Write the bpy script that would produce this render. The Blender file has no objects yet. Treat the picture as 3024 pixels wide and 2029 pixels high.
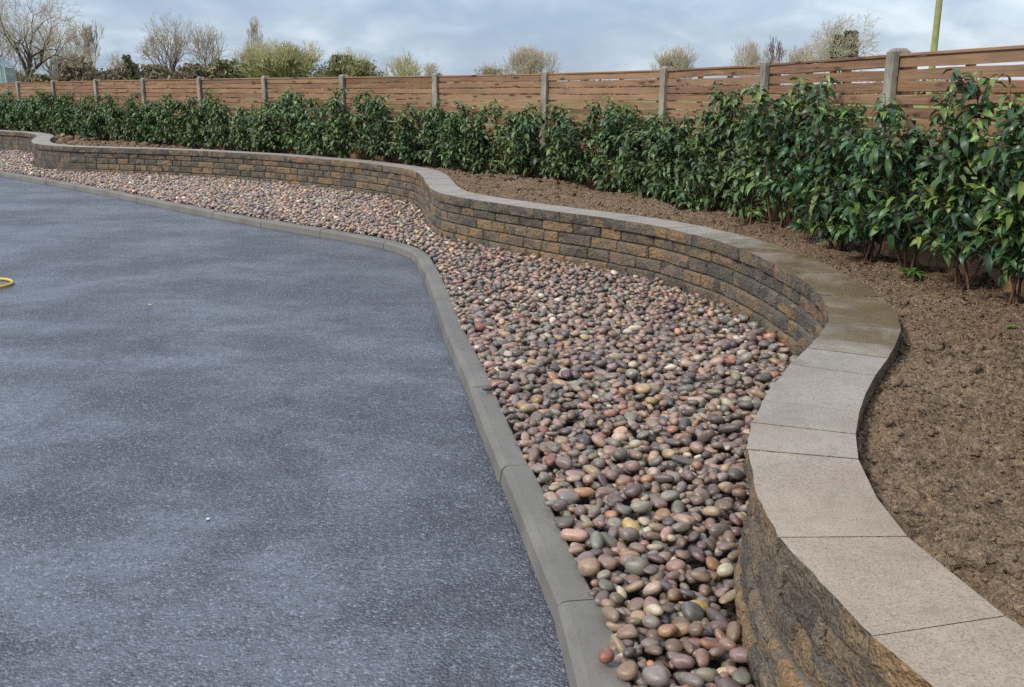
import bpy, bmesh, math, random
import numpy as np
from mathutils import Vector, Matrix, Quaternion

SC = bpy.context.scene
COL = SC.collection
R = math.radians
random.seed(7)
RNG = np.random.default_rng(11)

# ------------------------------------------------------------------ camera
cam = bpy.data.cameras.new("camera")
cam.sensor_width = 36.0
cam.lens = 36.0 * 2913.0 / 3024.0
cam.clip_start = 0.05
cam.clip_end = 3000.0
co = bpy.data.objects.new("camera", cam)
COL.objects.link(co)
CAM_H = 1.3
th, rl = R(14.576), R(0.4)
Fv = Vector((0, math.cos(th), -math.sin(th)))
R0, U0 = Vector((1, 0, 0)), Vector((0, math.sin(th), math.cos(th)))
Rv = R0 * math.cos(rl) + U0 * math.sin(rl)
Uv = U0 * math.cos(rl) - R0 * math.sin(rl)
co.matrix_world = Matrix(((Rv.x, Uv.x, -Fv.x, 0), (Rv.y, Uv.y, -Fv.y, 0), (Rv.z, Uv.z, -Fv.z, CAM_H), (0, 0, 0, 1)))
SC.camera = co

# ------------------------------------------------------------------ world, sun, exposure
SUN_EL, SUN_AZ = 42.0, 235.0      # azimuth measured clockwise from +Y
world = bpy.data.worlds.new("World")
SC.world = world
world.use_nodes = True
wn, wl_ = world.node_tree.nodes, world.node_tree.links
wn.clear()
w_out = wn.new("ShaderNodeOutputWorld")
sky = wn.new("ShaderNodeTexSky")
sky.sky_type = 'NISHITA'
sky.sun_disc = False
sky.sun_elevation = R(SUN_EL)
sky.sun_rotation = R(SUN_AZ)
bg1 = wn.new("ShaderNodeBackground"); bg1.inputs[1].default_value = 0.11
wl_.new(sky.outputs[0], bg1.inputs[0])
tc = wn.new("ShaderNodeTexCoord")
mp = wn.new("ShaderNodeMapping"); mp.inputs['Scale'].default_value = (1.0, 1.0, 2.6)
wl_.new(tc.outputs['Generated'], mp.inputs[0])
n1 = wn.new("ShaderNodeTexNoise"); n1.inputs['Scale'].default_value = 3.6; n1.inputs['Detail'].default_value = 7; n1.inputs['Roughness'].default_value = 0.52
n1.inputs['Distortion'].default_value = 0.35
wl_.new(mp.outputs[0], n1.inputs['Vector'])
n2 = wn.new("ShaderNodeTexNoise"); n2.inputs['Scale'].default_value = 11.0; n2.inputs['Detail'].default_value = 5; n2.inputs['Distortion'].default_value = 0.5
wl_.new(mp.outputs[0], n2.inputs['Vector'])
cr = wn.new("ShaderNodeValToRGB")
for i, (p, c) in enumerate([(0.38, (0.158, 0.240, 0.368, 1)), (0.46, (0.205, 0.265, 0.365, 1)), (0.53, (0.255, 0.322, 0.415, 1)), (0.63, (0.43, 0.485, 0.545, 1))]):
    e = cr.color_ramp.elements[i] if i < 2 else cr.color_ramp.elements.new(p)
    e.position = p; e.color = c
mixn = wn.new("ShaderNodeMath"); mixn.operation = 'MULTIPLY_ADD'; mixn.inputs[1].default_value = 0.35
sub = wn.new("ShaderNodeMath"); sub.operation = 'MULTIPLY'; sub.inputs[1].default_value = 0.66
wl_.new(n1.outputs[0], sub.inputs[0]); wl_.new(n2.outputs[0], mixn.inputs[0]); wl_.new(sub.outputs[0], mixn.inputs[2])
wl_.new(mixn.outputs[0], cr.inputs[0])
# the overcast is brighter overhead, as an overcast sky is
sep = wn.new("ShaderNodeSeparateXYZ"); wl_.new(tc.outputs['Generated'], sep.inputs[0])
zen = wn.new("ShaderNodeMapRange"); zen.inputs[1].default_value = 0.05; zen.inputs[2].default_value = 0.9; zen.inputs[3].default_value = 1.0; zen.inputs[4].default_value = 2.35
wl_.new(sep.outputs[2], zen.inputs[0])
bg2 = wn.new("ShaderNodeBackground")
znc = wn.new("ShaderNodeMapRange"); znc.inputs[1].default_value = 0.35; znc.inputs[2].default_value = 0.9; wl_.new(sep.outputs[2], znc.inputs[0])
zmx = wn.new("ShaderNodeMix"); zmx.data_type = 'RGBA'; zmx.blend_type = 'MULTIPLY'; wl_.new(znc.outputs[0], zmx.inputs[0]); wl_.new(cr.outputs[0], zmx.inputs[6]); zmx.inputs[7].default_value = (1.16, 1.0, 0.84, 1)
wl_.new(zmx.outputs[2], bg2.inputs[0]); wl_.new(zen.outputs[0], bg2.inputs[1])
msh = wn.new("ShaderNodeMixShader"); msh.inputs[0].default_value = 0.86
wl_.new(bg1.outputs[0], msh.inputs[1]); wl_.new(bg2.outputs[0], msh.inputs[2]); wl_.new(msh.outputs[0], w_out.inputs[0])

sun = bpy.data.lights.new("sun", 'SUN')
sun.energy = 1.9; sun.angle = R(10); sun.color = (1.0, 0.91, 0.80)
so = bpy.data.objects.new("sun", sun); COL.objects.link(so)
sd = Vector((math.sin(R(SUN_AZ)) * math.cos(R(SUN_EL)), math.cos(R(SUN_AZ)) * math.cos(R(SUN_EL)), math.sin(R(SUN_EL))))
so.rotation_euler = sd.to_track_quat('Z', 'Y').to_euler()

SC.view_settings.view_transform = 'Standard'
SC.view_settings.look = 'None'
SC.view_settings.gamma = 1.0
SC.view_settings.use_curve_mapping = False
SC.cycles.use_denoising = False
SC.cycles.sample_clamp_indirect = 3.0
SC.view_settings.exposure = 0.80

# ------------------------------------------------------------------ numeric noise
_T = np.random.default_rng(5).random((256, 256))
def vnoise(x, y):
    xi, yi = np.floor(x).astype(int), np.floor(y).astype(int)
    fx, fy = x - xi, y - yi
    fx = fx * fx * (3 - 2 * fx); fy = fy * fy * (3 - 2 * fy)
    a = _T[xi & 255, yi & 255]; b = _T[(xi + 1) & 255, yi & 255]
    c = _T[xi & 255, (yi + 1) & 255]; d = _T[(xi + 1) & 255, (yi + 1) & 255]
    return (a * (1 - fx) + b * fx) * (1 - fy) + (c * (1 - fx) + d * fx) * fy
def fbm(x, y, octv=4, rough=0.5):
    s = 0.0; a = 1.0; t = 0.0
    for i in range(octv):
        s = s + a * vnoise(x * 2 ** i + 17.3 * i, y * 2 ** i + 9.1 * i); t += a; a *= rough
    return s / t

# ------------------------------------------------------------------ mesh helpers
def mesh_np(name, v, f, smooth=True, tint=None):
    """f: (n,3) or (n,4) int array or list of mixed faces. tint: (nv,3) colour of the stone or leaf itself."""
    me = bpy.data.meshes.new(name)
    v = np.asarray(v, dtype=np.float32)
    if isinstance(f, np.ndarray):
        k = f.shape[1]; nf = len(f)
        me.vertices.add(len(v)); me.vertices.foreach_set('co', v.ravel())
        me.loops.add(nf * k); me.loops.foreach_set('vertex_index', f.astype(np.int32).ravel())
        me.polygons.add(nf); me.polygons.foreach_set('loop_start', (np.arange(nf) * k).astype(np.int32))
        me.polygons.foreach_set('loop_total', np.full(nf, k, dtype=np.int32))
    else:
        me.from_pydata([tuple(map(float, p)) for p in v], [], [tuple(map(int, q)) for q in f])
    me.update(calc_edges=True)
    if smooth:
        me.polygons.foreach_set('use_smooth', np.ones(len(me.polygons), dtype=bool))
    if tint is not None:
        at = me.color_attributes.new('tint', 'FLOAT_COLOR', 'POINT')
        at.data.foreach_set('color', np.c_[tint, np.ones(len(tint))].astype(np.float32).ravel())
    me.validate(verbose=False)
    return me
WL = {}
def empty(name, loc=(0, 0, 0), parent=None, rotz=0.0):
    o = bpy.data.objects.new(name, None); COL.objects.link(o); o.empty_display_size = 0.1
    o.location = loc; o.rotation_euler = (0, 0, rotz)
    if parent: o.parent = parent
    return o
def link(name, me, mat=None, parent=None, loc=(0, 0, 0)):
    o = bpy.data.objects.new(name, me); COL.objects.link(o); o.location = loc
    if mat is not None and len(me.materials) == 0:
        for m in (mat if isinstance(mat, (list, tuple)) else [mat]): me.materials.append(m)
    if parent: o.parent = parent
    return o
def centred(name, v, f, mat, parent=None, origin=None, smooth=True, tint=None):
    """world-space verts -> object whose origin is at its own centre; parent must be unrotated."""
    v = np.asarray(v, float)
    c = v.mean(0) if origin is None else np.asarray(origin, float)
    me = mesh_np(name, v - c, f, smooth, tint)
    p = np.array(parent.location) if parent else np.zeros(3)
    if parent and parent.parent: p = p + np.array(parent.parent.location)
    return link(name, me, mat, parent, tuple(c - p))
def tag(o, label=None, cat=None, group=None, kind=None):
    if label: o['label'] = label
    if cat: o['category'] = cat
    if group: o['group'] = group
    if kind: o['kind'] = kind
    return o
def tubes(segs, k=4):
    """segs: list of (p0,p1,r0,r1) -> open prisms"""
    n = len(segs)
    P0 = np.array([s[0] for s in segs], float); P1 = np.array([s[1] for s in segs], float)
    r0 = np.array([s[2] for s in segs], float); r1 = np.array([s[3] for s in segs], float)
    d = P1 - P0; L = np.linalg.norm(d, axis=1, keepdims=True) + 1e-9; d = d / L
    P1 = P1 + d * np.minimum(r1[:, None] * 0.5, L * 0.2)
    ref = np.where(np.abs(d[:, 2:3]) > 0.9, np.array([[1.0, 0, 0]]), np.array([[0, 0, 1.0]]))
    a = np.cross(d, ref); a /= np.linalg.norm(a, axis=1, keepdims=True); b = np.cross(d, a)
    an = np.arange(k) * 2 * math.pi / k
    ca, sa = np.cos(an)[None, :, None], np.sin(an)[None, :, None]
    ring = a[:, None, :] * ca + b[:, None, :] * sa
    V = np.concatenate([P0[:, None] + ring * r0[:, None, None], P1[:, None] + ring * r1[:, None, None]], axis=1).reshape(-1, 3)
    i = np.arange(k); j = (i + 1) % k
    F = np.stack([i, j, j + k, i + k], axis=1)
    F = (F[None] + (np.arange(n) * 2 * k)[:, None, None]).reshape(-1, 4)
    return V, F
def box(x0, x1, y0, y1, z0, z1, bev=0.0):
    bm = bmesh.new()
    bmesh.ops.create_cube(bm, size=1.0)
    for v in bm.verts:
        v.co = Vector(((x0 + x1) / 2 + v.co.x * (x1 - x0), (y0 + y1) / 2 + v.co.y * (y1 - y0), (z0 + z1) / 2 + v.co.z * (z1 - z0)))
    if bev: bmesh.ops.bevel(bm, geom=bm.edges[:], offset=bev, segments=1, affect='EDGES')
    V = np.array([v.co[:] for v in bm.verts]); F = [[v.index for v in f.verts] for f in bm.faces]
    bm.free(); return V, F
def join(parts):
    V = []; F = []; o = 0
    for v, f in parts:
        V.append(np.asarray(v)); F += [[int(i) + o for i in q] for q in f]; o += len(v)
    return np.concatenate(V), F

# ------------------------------------------------------------------ material helpers
class M:
    def __init__(s, name, rough=0.8, spec=0.5):
        s.m = bpy.data.materials.new(name); s.m.use_nodes = True
        s.n = s.m.node_tree.nodes; s.l = s.m.node_tree.links
        s.b = s.n['Principled BSDF']; s.b.inputs['Roughness'].default_value = rough
        s.b.inputs['Specular IOR Level'].default_value = spec
        s.tc = s.n.new('ShaderNodeTexCoord')
    def node(s, t, **kw):
        n = s.n.new(t)
        for k, v in kw.items(): setattr(n, k, v)
        return n
    def pos(s): return s.node('ShaderNodeNewGeometry').outputs['Position']
    def obj(s): return s.tc.outputs['Object']
    def map(s, vec, scale=(1, 1, 1), loc=(0, 0, 0), rot=(0, 0, 0)):
        m = s.node('ShaderNodeMapping'); s.l.new(vec, m.inputs[0])
        m.inputs['Scale'].default_value = scale; m.inputs['Location'].default_value = loc; m.inputs['Rotation'].default_value = rot
        return m.outputs[0]
    def noise(s, vec, scale, detail=4, rough=0.5, dist=0.0):
        n = s.node('ShaderNodeTexNoise'); s.l.new(vec, n.inputs['Vector'])
        n.inputs['Scale'].default_value = scale; n.inputs['Detail'].default_value = detail
        n.inputs['Roughness'].default_value = rough; n.inputs['Distortion'].default_value = dist
        return n.outputs[0]
    def vor(s, vec, scale, feature='F1', out='Distance', metric='EUCLIDEAN'):
        n = s.node('ShaderNodeTexVoronoi'); n.feature = feature; n.distance = metric
        s.l.new(vec, n.inputs['Vector']); n.inputs['Scale'].default_value = scale
        return n.outputs[out]
    def ramp(s, fac, stops, interp='LINEAR'):
        r = s.node('ShaderNodeValToRGB'); r.color_ramp.interpolation = interp
        for i, (p, c) in enumerate(stops):
            e = r.color_ramp.elements[i] if i < 2 else r.color_ramp.elements.new(p)
            e.position = p; e.color = (*c, 1) if len(c) == 3 else c
        s.l.new(fac, r.inputs[0]); return r.outputs[0]
    def mr(s, v, a, b, c, d):
        n = s.node('ShaderNodeMapRange'); s.l.new(v, n.inputs[0])
        for i, q in enumerate((a, b, c, d)): n.inputs[i + 1].default_value = q
        return n.outputs[0]
    def mix(s, fac, a, b, mode='MIX'):
        n = s.node('ShaderNodeMix', data_type='RGBA', blend_type=mode)
        for i, q in ((0, fac), (6, a), (7, b)):
            if hasattr(q, 'is_linked'): s.l.new(q, n.inputs[i])
            elif isinstance(q, (int, float)): n.inputs[i].default_value = q if i == 0 else (q, q, q, 1)
            else: n.inputs[i].default_value = (*q, 1)
        return n.outputs[2]
    def math(s, op, a, b=0.0, c=0.0):
        n = s.node('ShaderNodeMath', operation=op)
        for i, q in enumerate((a, b, c)):
            if hasattr(q, 'is_linked'): s.l.new(q, n.inputs[i])
            else: n.inputs[i].default_value = q
        return n.outputs[0]
    def attr(s, name, typ='GEOMETRY', out='Color'):
        n = s.node('ShaderNodeAttribute', attribute_type=typ, attribute_name=name); return n.outputs[out]
    def rnd(s): return s.node('ShaderNodeObjectInfo').outputs['Random']
    def bump(s, h, dist=0.01, strength=1.0, prev=None):
        n = s.node('ShaderNodeBump'); s.l.new(h, n.inputs['Height']); n.inputs['Distance'].default_value = dist
        n.inputs['Strength'].default_value = strength
        if prev is not None: s.l.new(prev, n.inputs['Normal'])
        return n.outputs[0]
    def set(s, **kw):
        for k, v in kw.items():
            i = s.b.inputs[k.replace('_', ' ')]
            if hasattr(v, 'is_linked'): s.l.new(v, i)
            else: i.default_value = (*v, 1) if isinstance(v, tuple) else v
        return s.m

def mat_asphalt():
    s = M('wet_asphalt', 0.4); p = s.pos()
    chips = s.vor(p, 135.0); cc = s.vor(p, 135.0, out='Color'); big = s.vor(p, 70.0)
    fine = s.noise(p, 240, 3, 0.65)
    base = s.ramp(cc, [(0.0, (0.006, 0.007, 0.012)), (0.45, (0.028, 0.033, 0.050)), (0.75, (0.095, 0.105, 0.145)), (1.0, (0.30, 0.31, 0.36))])
    # damp film: soft blotches, long swept streaks
    patch = s.noise(s.map(p, (0.8, 0.9, 1), loc=(3.7, 1.2, 0)), 1.7, 8, 0.72, 0.15)
    wet = s.mr(patch, 0.42, 0.61, 0.0, 1.0)
    streak = s.noise(s.map(p, (0.45, 1.5, 1), rot=(0, 0, 0.30)), 1.0, 6, 0.60, 0.25)
    st = s.mr(streak, 0.46, 0.62, 0.0, 1.0)
    w2 = s.math('MINIMUM', s.math('MULTIPLY', s.math('ADD', s.math('MULTIPLY', wet, 0.80), s.math('MULTIPLY', st, 0.42)), s.mr(s.noise(p, 32, 5, 0.8), 0.40, 0.58, 0.55, 1.12)), 1.0)
    mid = s.noise(p, 9.0, 6, 0.75)
    bloom = s.mr(s.noise(p, 2.0, 7, 0.7, 0.6), 0.58, 0.72, 0.0, 0.34)
    col = s.mix(s.mr(mid, 0.36, 0.62, 0.55, 0.0), base, (0.020, 0.021, 0.028))
    col = s.mix(s.math('MULTIPLY', bloom, s.mr(fine, 0.4, 0.6, 0.2, 1.0)), col, (0.30, 0.305, 0.32))
    g45 = s.noise(p, 48, 4, 0.8); col = s.mix(s.mr(g45, 0.40, 0.54, 0.5, 0.0), col, (0.018, 0.019, 0.028)); col = s.mix(s.mr(g45, 0.54, 0.66, 0.0, 0.35), col, (0.16, 0.168, 0.20))
    h = s.math('ADD', s.math('MULTIPLY', chips, -1.0), s.math('ADD', s.math('MULTIPLY', big, -0.5), s.math('MULTIPLY', fine, 0.6)))
    n = s.bump(h, 0.007, 1.0)
    nb = [q for q in s.n if q.type == 'BUMP'][0]; s.l.new(s.mr(w2, 0, 1, 1.0, 0.75), nb.inputs['Strength'])
    s.set(Base_Color=col, Roughness=s.mr(w2, 0, 1, 0.50, 0.30), Normal=n, Specular_IOR_Level=0.8)
    n2 = s.bump(h, 0.0035, 1.0); nb2 = [q for q in s.n if q.type == 'BUMP'][1]; s.l.new(s.mr(w2, 0, 1, 1.0, 0.30), nb2.inputs['Strength'])
    s.l.new(n2, s.b.inputs['Coat Normal']); s.b.inputs['Coat Roughness'].default_value = 0.13; s.b.inputs['Coat IOR'].default_value = 1.85
    s.l.new(s.mr(w2, 0.05, 0.85, 0.15, 1.0), s.b.inputs['Coat Weight'])
    return s.m
def mat_kerb():
    s = M('kerb_concrete', 0.75); p = s.pos()
    a = s.noise(p, 3.0, 6, 0.6); b = s.noise(p, 55, 5, 0.7)
    col = s.ramp(a, [(0.3, (0.098, 0.092, 0.081)), (0.55, (0.155, 0.147, 0.131)), (0.75, (0.215, 0.204, 0.182))])
    col = s.mix(s.mr(b, 0.35, 0.75, 0.0, 0.5), col, (0.13, 0.12, 0.10))
    dirt = s.mr(s.noise(p, 12, 8, 0.75), 0.54, 0.70, 0.0, 0.7)
    col = s.mix(dirt, col, (0.085, 0.07, 0.052))
    pit = s.mr(s.vor(p, 62), 0.0, 0.16, 0.0, 1.0)
    col = s.mix(s.math('SUBTRACT', 1.0, pit), col, (0.06, 0.055, 0.05))
    h = s.math('ADD', s.math('MULTIPLY', b, 0.6), s.math('MULTIPLY', pit, 0.6))
    return s.set(Base_Color=col, Normal=s.bump(h, 0.004, 0.8), Roughness=s.mr(a, 0.3, 0.7, 0.5, 0.85))
def mat_coping():
    s = M('coping_top_concrete', 0.7); p = s.pos()
    tint = s.attr('tint_value', 'OBJECT', 'Fac'); wet = s.attr('wet', 'OBJECT', 'Fac')
    a = s.noise(p, 4.5, 6, 0.6); g = s.noise(p, 140, 4, 0.7); g2 = s.noise(p, 38, 4, 0.6)
    c1 = s.ramp(a, [(0.28, (0.262, 0.198, 0.142)), (0.52, (0.330, 0.262, 0.194)), (0.75, (0.385, 0.315, 0.240))])
    c2 = s.ramp(a, [(0.28, (0.215, 0.198, 0.174)), (0.52, (0.275, 0.257, 0.228)), (0.75, (0.345, 0.32, 0.285))])
    col = s.mix(tint, c1, c2)
    g = s.noise(p, 210, 5, 0.75); col = s.mix(s.mr(g, 0.50, 0.64, 0.0, 0.8), col, (0.115, 0.092, 0.075)); col = s.mix(s.mr(g, 0.44, 0.30, 0.0, 0.5), col, (0.46, 0.41, 0.35))
    col = s.mix(s.mr(g2, 0.52, 0.72, 0.0, 0.5), col, (0.17, 0.15, 0.13))
    pit = s.mr(s.vor(p, 30), 0.03, 0.07, 0.3, 1.0)
    col = s.mix(s.math('SUBTRACT', 1.0, pit), col, (0.10, 0.085, 0.07))
    wn_ = s.mr(s.math('ADD', s.noise(p, 3.5, 6, 0.65, 0.5), s.math('MULTIPLY', wet, 0.42)), 0.56, 0.92, 0.0, 1.0)
    wn_ = s.math('MULTIPLY', wn_, s.math('MINIMUM', s.math('MULTIPLY', wet, 3.0), 1.0))
    col = s.mix(wn_, col, s.mix(1.0, col, (0.62, 0.50, 0.33), 'MULTIPLY'))
    h = s.math('ADD', s.math('MULTIPLY', g, 0.5), s.math('MULTIPLY', pit, 0.8))
    return s.set(Base_Color=col, Roughness=s.mr(wn_, 0, 1, 0.58, 0.18), Normal=s.bump(h, 0.0030, 0.9))
def mat_split(name='split_face_block'):
    s = M(name, 0.85); p = s.pos()
    w = s.noise(p, 9, 3, 0.5)
    wv = s.node('ShaderNodeVectorMath', operation='MULTIPLY_ADD')
    cn = s.node('ShaderNodeTexNoise'); s.l.new(p, cn.inputs['Vector']); cn.inputs['Scale'].default_value = 16; cn.inputs['Detail'].default_value = 3
    s.l.new(cn.outputs['Color'], wv.inputs[0]); wv.inputs[1].default_value = (0.05, 0.05, 0.03); s.l.new(p, wv.inputs[2])
    cell = s.vor(s.map(wv.outputs[0], (1, 1, 1.25)), 8.5, out='Color')
    hue = s.math('FRACT', s.math('ADD', s.math('MULTIPLY', s.rnd(), 3.0), s.math('MULTIPLY', cell, 0.55)))
    col = s.ramp(hue, [(0.0, (0.058, 0.051, 0.042)), (0.20, (0.112, 0.090, 0.064)), (0.36, (0.165, 0.122, 0.076)), (0.50, (0.285, 0.172, 0.074)),
                       (0.64, (0.200, 0.134, 0.072)), (0.80, (0.170, 0.135, 0.094)), (0.94, (0.072, 0.063, 0.051)), (1.0, (0.245, 0.160, 0.078))])
    n1 = s.noise(p, 22, 6, 0.65); n2 = s.noise(p, 95, 4, 0.7)
    col = s.mix(s.mr(n1, 0.3, 0.6, 0.40, 0.0), col, (0.055, 0.048, 0.040))
    col = s.mix(s.mr(n2, 0.50, 0.78, 0.0, 0.55), col, (0.26, 0.225, 0.175))
    col = s.mix(s.mr(n2, 0.24, 0.42, 0.55, 0.0), col, (0.025, 0.024, 0.022))
    v = s.vor(p, 60); sp_ = s.mr(s.vor(p, 170, out='Color'), 0, 1, 0.62, 1.36); cm = s.node('ShaderNodeCombineXYZ')
    for q in range(3): s.l.new(sp_, cm.inputs[q])
    col = s.mix(1.0, col, cm.outputs[0], 'MULTIPLY')
    vv2 = s.vor(p, 150)
    h = s.math('ADD', s.math('MULTIPLY', n1, 1.0), s.math('ADD', s.math('MULTIPLY', n2, 0.45), s.math('ADD', s.math('MULTIPLY', vv2, -0.25), s.math('MULTIPLY', v, 0.4))))
    return s.set(Base_Color=col, Normal=s.bump(h, 0.020, 1.0), Roughness=0.72)
def mat_pebble():
    s = M('river_pebble', 0.45); p = s.obj(); g = s.pos()
    t = s.attr('tint')
    n1 = s.noise(g, 55, 4, 0.6); n2 = s.noise(g, 420, 3, 0.7); n3 = s.noise(s.map(g, (1, 1, 3), rot=(0.4, 0.6, 0.2)), 30, 5, 0.6, 1.2)
    t = s.mix(1.0, t, (1.14, 1.12, 1.10), 'MULTIPLY'); col = s.mix(s.mr(n1, 0.3, 0.7, 0.6, 0.0), t, s.mix(1.0, t, (0.50, 0.47, 0.46), 'MULTIPLY'))
    col = s.mix(s.mr(n3, 0.58, 0.70, 0.0, 0.35), col, (0.36, 0.31, 0.27))
    n4 = s.noise(g, 140, 5, 0.75); col = s.mix(s.mr(n2, 0.60, 0.75, 0.0, 0.6), col, (0.055, 0.045, 0.036)); col = s.mix(s.mr(n4, 0.56, 0.68, 0.0, 0.55), col, (0.085, 0.065, 0.050))
    col = s.mix(s.mr(n2, 0.25, 0.38, 0.30, 0.0), col, (0.42, 0.38, 0.34))
    return s.set(Base_Color=col, Roughness=s.mr(n1, 0.3, 0.7, 0.22, 0.46), Normal=s.bump(n2, 0.0012, 0.6), Specular_IOR_Level=0.5)
def mat_soil():
    s = M('bare_soil', 0.95, 0.2); p = s.pos()
    a = s.noise(p, 1.6, 5, 0.6); b = s.noise(p, 28, 6, 0.7); c = s.noise(p, 110, 5, 0.75)
    col = s.ramp(a, [(0.3, (0.365, 0.240, 0.148)), (0.5, (0.445, 0.308, 0.195)), (0.72, (0.490, 0.355, 0.230))])
    b2 = s.noise(p, 60, 4, 0.8); col = s.mix(s.mr(b2, 0.36, 0.60, 0.55, 0.0), col, (0.085, 0.054, 0.036)); col = s.mix(s.mr(s.noise(p, 5, 4, 0.6), 0.35, 0.55, 0.35, 0.0), col, (0.12, 0.078, 0.052))
    col = s.mix(s.mr(c, 0.48, 0.66, 0.0, 0.75), col, (0.46, 0.345, 0.235))
    v = s.vor(p, 75); v2 = s.vor(p, 33)
    wv = s.node('ShaderNodeVectorMath', operation='MULTIPLY_ADD'); cn = s.node('ShaderNodeTexNoise'); s.l.new(p, cn.inputs['Vector']); cn.inputs['Scale'].default_value = 60
    s.l.new(cn.outputs['Color'], wv.inputs[0]); wv.inputs[1].default_value = (0.02, 0.02, 0.02); s.l.new(p, wv.inputs[2]); wp = wv.outputs[0]
    cr1 = s.mr(s.vor(wp, 105, out='Color'), 0, 1, 0.58, 1.38); cr2 = s.mr(s.vor(wp, 42, out='Color'), 0, 1, 0.78, 1.18)
    cm = s.node('ShaderNodeCombineXYZ'); k_ = s.math('MULTIPLY', cr1, cr2)
    for q in range(3): s.l.new(k_, cm.inputs[q])
    col = s.mix(1.0, col, cm.outputs[0], 'MULTIPLY')
    v = s.vor(wp, 105); v2 = s.vor(wp, 42)
    c = s.noise(p, 170, 4, 0.8); h = s.math('ADD', s.math('MULTIPLY', b, 1.2), s.math('ADD', s.math('MULTIPLY', c, 0.8), s.math('ADD', s.math('MULTIPLY', v, -0.8), s.math('MULTIPLY', v2, -1.1))))
    return s.set(Base_Color=col, Normal=s.bump(h, 0.030, 1.0))
def mat_leaf():
    s = M('laurel_leaf', 0.35, 0.5)
    t = s.attr('tint'); g = s.pos()
    col = s.mix(s.mr(s.noise(g, 14, 3), 0.3, 0.7, 0.0, 0.5), t, s.mix(1.0, t, (0.65, 0.72, 0.65), 'MULTIPLY'))
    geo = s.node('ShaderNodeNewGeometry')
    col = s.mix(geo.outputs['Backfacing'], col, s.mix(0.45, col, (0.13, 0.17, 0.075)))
    s.set(Base_Color=col, Roughness=s.mr(s.noise(g, 30, 2), 0.3, 0.7, 0.34, 0.58))
    tr = s.node('ShaderNodeBsdfTranslucent'); s.l.new(col, tr.inputs[0])
    mx = s.node('ShaderNodeMixShader'); mx.inputs[0].default_value = 0.14
    s.l.new(s.b.outputs[0], mx.inputs[1]); s.l.new(tr.outputs[0], mx.inputs[2])
    s.l.new(mx.outputs[0], s.n['Material Output'].inputs[0])
    return s.m
def mat_plain(name, c1, c2, scale=20, rough=0.8, bump=0.004, spec=0.3):
    s = M(name, rough, spec); p = s.pos(); a = s.noise(p, scale, 5, 0.6)
    return s.set(Base_Color=s.mix(s.mr(a, 0.3, 0.7, 0, 1), c1, c2), Normal=s.bump(a, bump, 0.8))
def mat_wood():
    s = M('stained_slat_timber', 0.7, 0.35); o = s.obj(); r = s.rnd()
    off = s.node('ShaderNodeCombineXYZ'); s.l.new(s.math('MULTIPLY', r, 37.0), off.inputs[0]); s.l.new(s.math('MULTIPLY', r, 11.0), off.inputs[2])
    ad = s.node('ShaderNodeVectorMath', operation='ADD'); s.l.new(o, ad.inputs[0]); s.l.new(off.outputs[0], ad.inputs[1]); v = ad.outputs[0]
    grain = s.noise(s.map(v, (2.2, 20, 55)), 1.6, 6, 0.65, 0.8)
    big = s.noise(s.map(v, (1.2, 1, 1)), 1.3, 3)
    kn = s.vor(s.map(v, (3.4, 4.0, 14.0)), 1.0)
    col = s.ramp(grain, [(0.3, (0.125, 0.063, 0.033)), (0.5, (0.235, 0.128, 0.068)), (0.72, (0.345, 0.208, 0.116))])
    col = s.mix(s.mr(r, 0.3, 1, 0.0, 0.6), col, (0.33, 0.205, 0.120))
    col = s.mix(s.mr(big, 0.45, 0.70, 0.0, 0.6), col, (0.105, 0.062, 0.042)); col = s.mix(s.mr(r, 0.0, 0.35, 0.35, 0.0), col, (0.10, 0.060, 0.042))
    col = s.mix(s.mr(kn, 0.10, 0.24, 0.85, 0.0), col, (0.045, 0.020, 0.013))
    bl = s.vor(s.map(v, (1.1, 0.3, 0.6)), 1.0)
    col = s.mix(s.mr(bl, 0.04, 0.10, 0.6, 0.0), col, (0.05, 0.024, 0.015))
    return s.set(Base_Color=col, Normal=s.bump(grain, 0.003, 0.8))
def mat_post():
    s = M('post_concrete', 0.85); p = s.pos()
    a = s.noise(s.map(p, (1, 1, 0.5)), 9, 7, 0.7); b = s.noise(p, 70, 4, 0.7)
    col = s.ramp(a, [(0.34, (0.095, 0.085, 0.055)), (0.48, (0.21, 0.195, 0.155)), (0.60, (0.29, 0.275, 0.23)), (0.72, (0.38, 0.36, 0.31))])
    col = s.mix(s.mr(b, 0.5, 0.75, 0.0, 0.5), col, (0.16, 0.145, 0.11))
    return s.set(Base_Color=col, Normal=s.bump(b, 0.003, 0.8))
def mat_field():
    s = M('field_grass_ground', 0.9, 0.2); p = s.pos()
    a = s.noise(p, 0.09, 5, 0.6); b = s.noise(p, 5, 5, 0.7)
    col = s.ramp(a, [(0.3, (0.11, 0.155, 0.035)), (0.55, (0.17, 0.22, 0.055)), (0.75, (0.20, 0.215, 0.075))])
    col = s.mix(s.mr(b, 0.4, 0.7, 0, 0.4), col, (0.07, 0.10, 0.03))
    return s.set(Base_Color=col)
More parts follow.
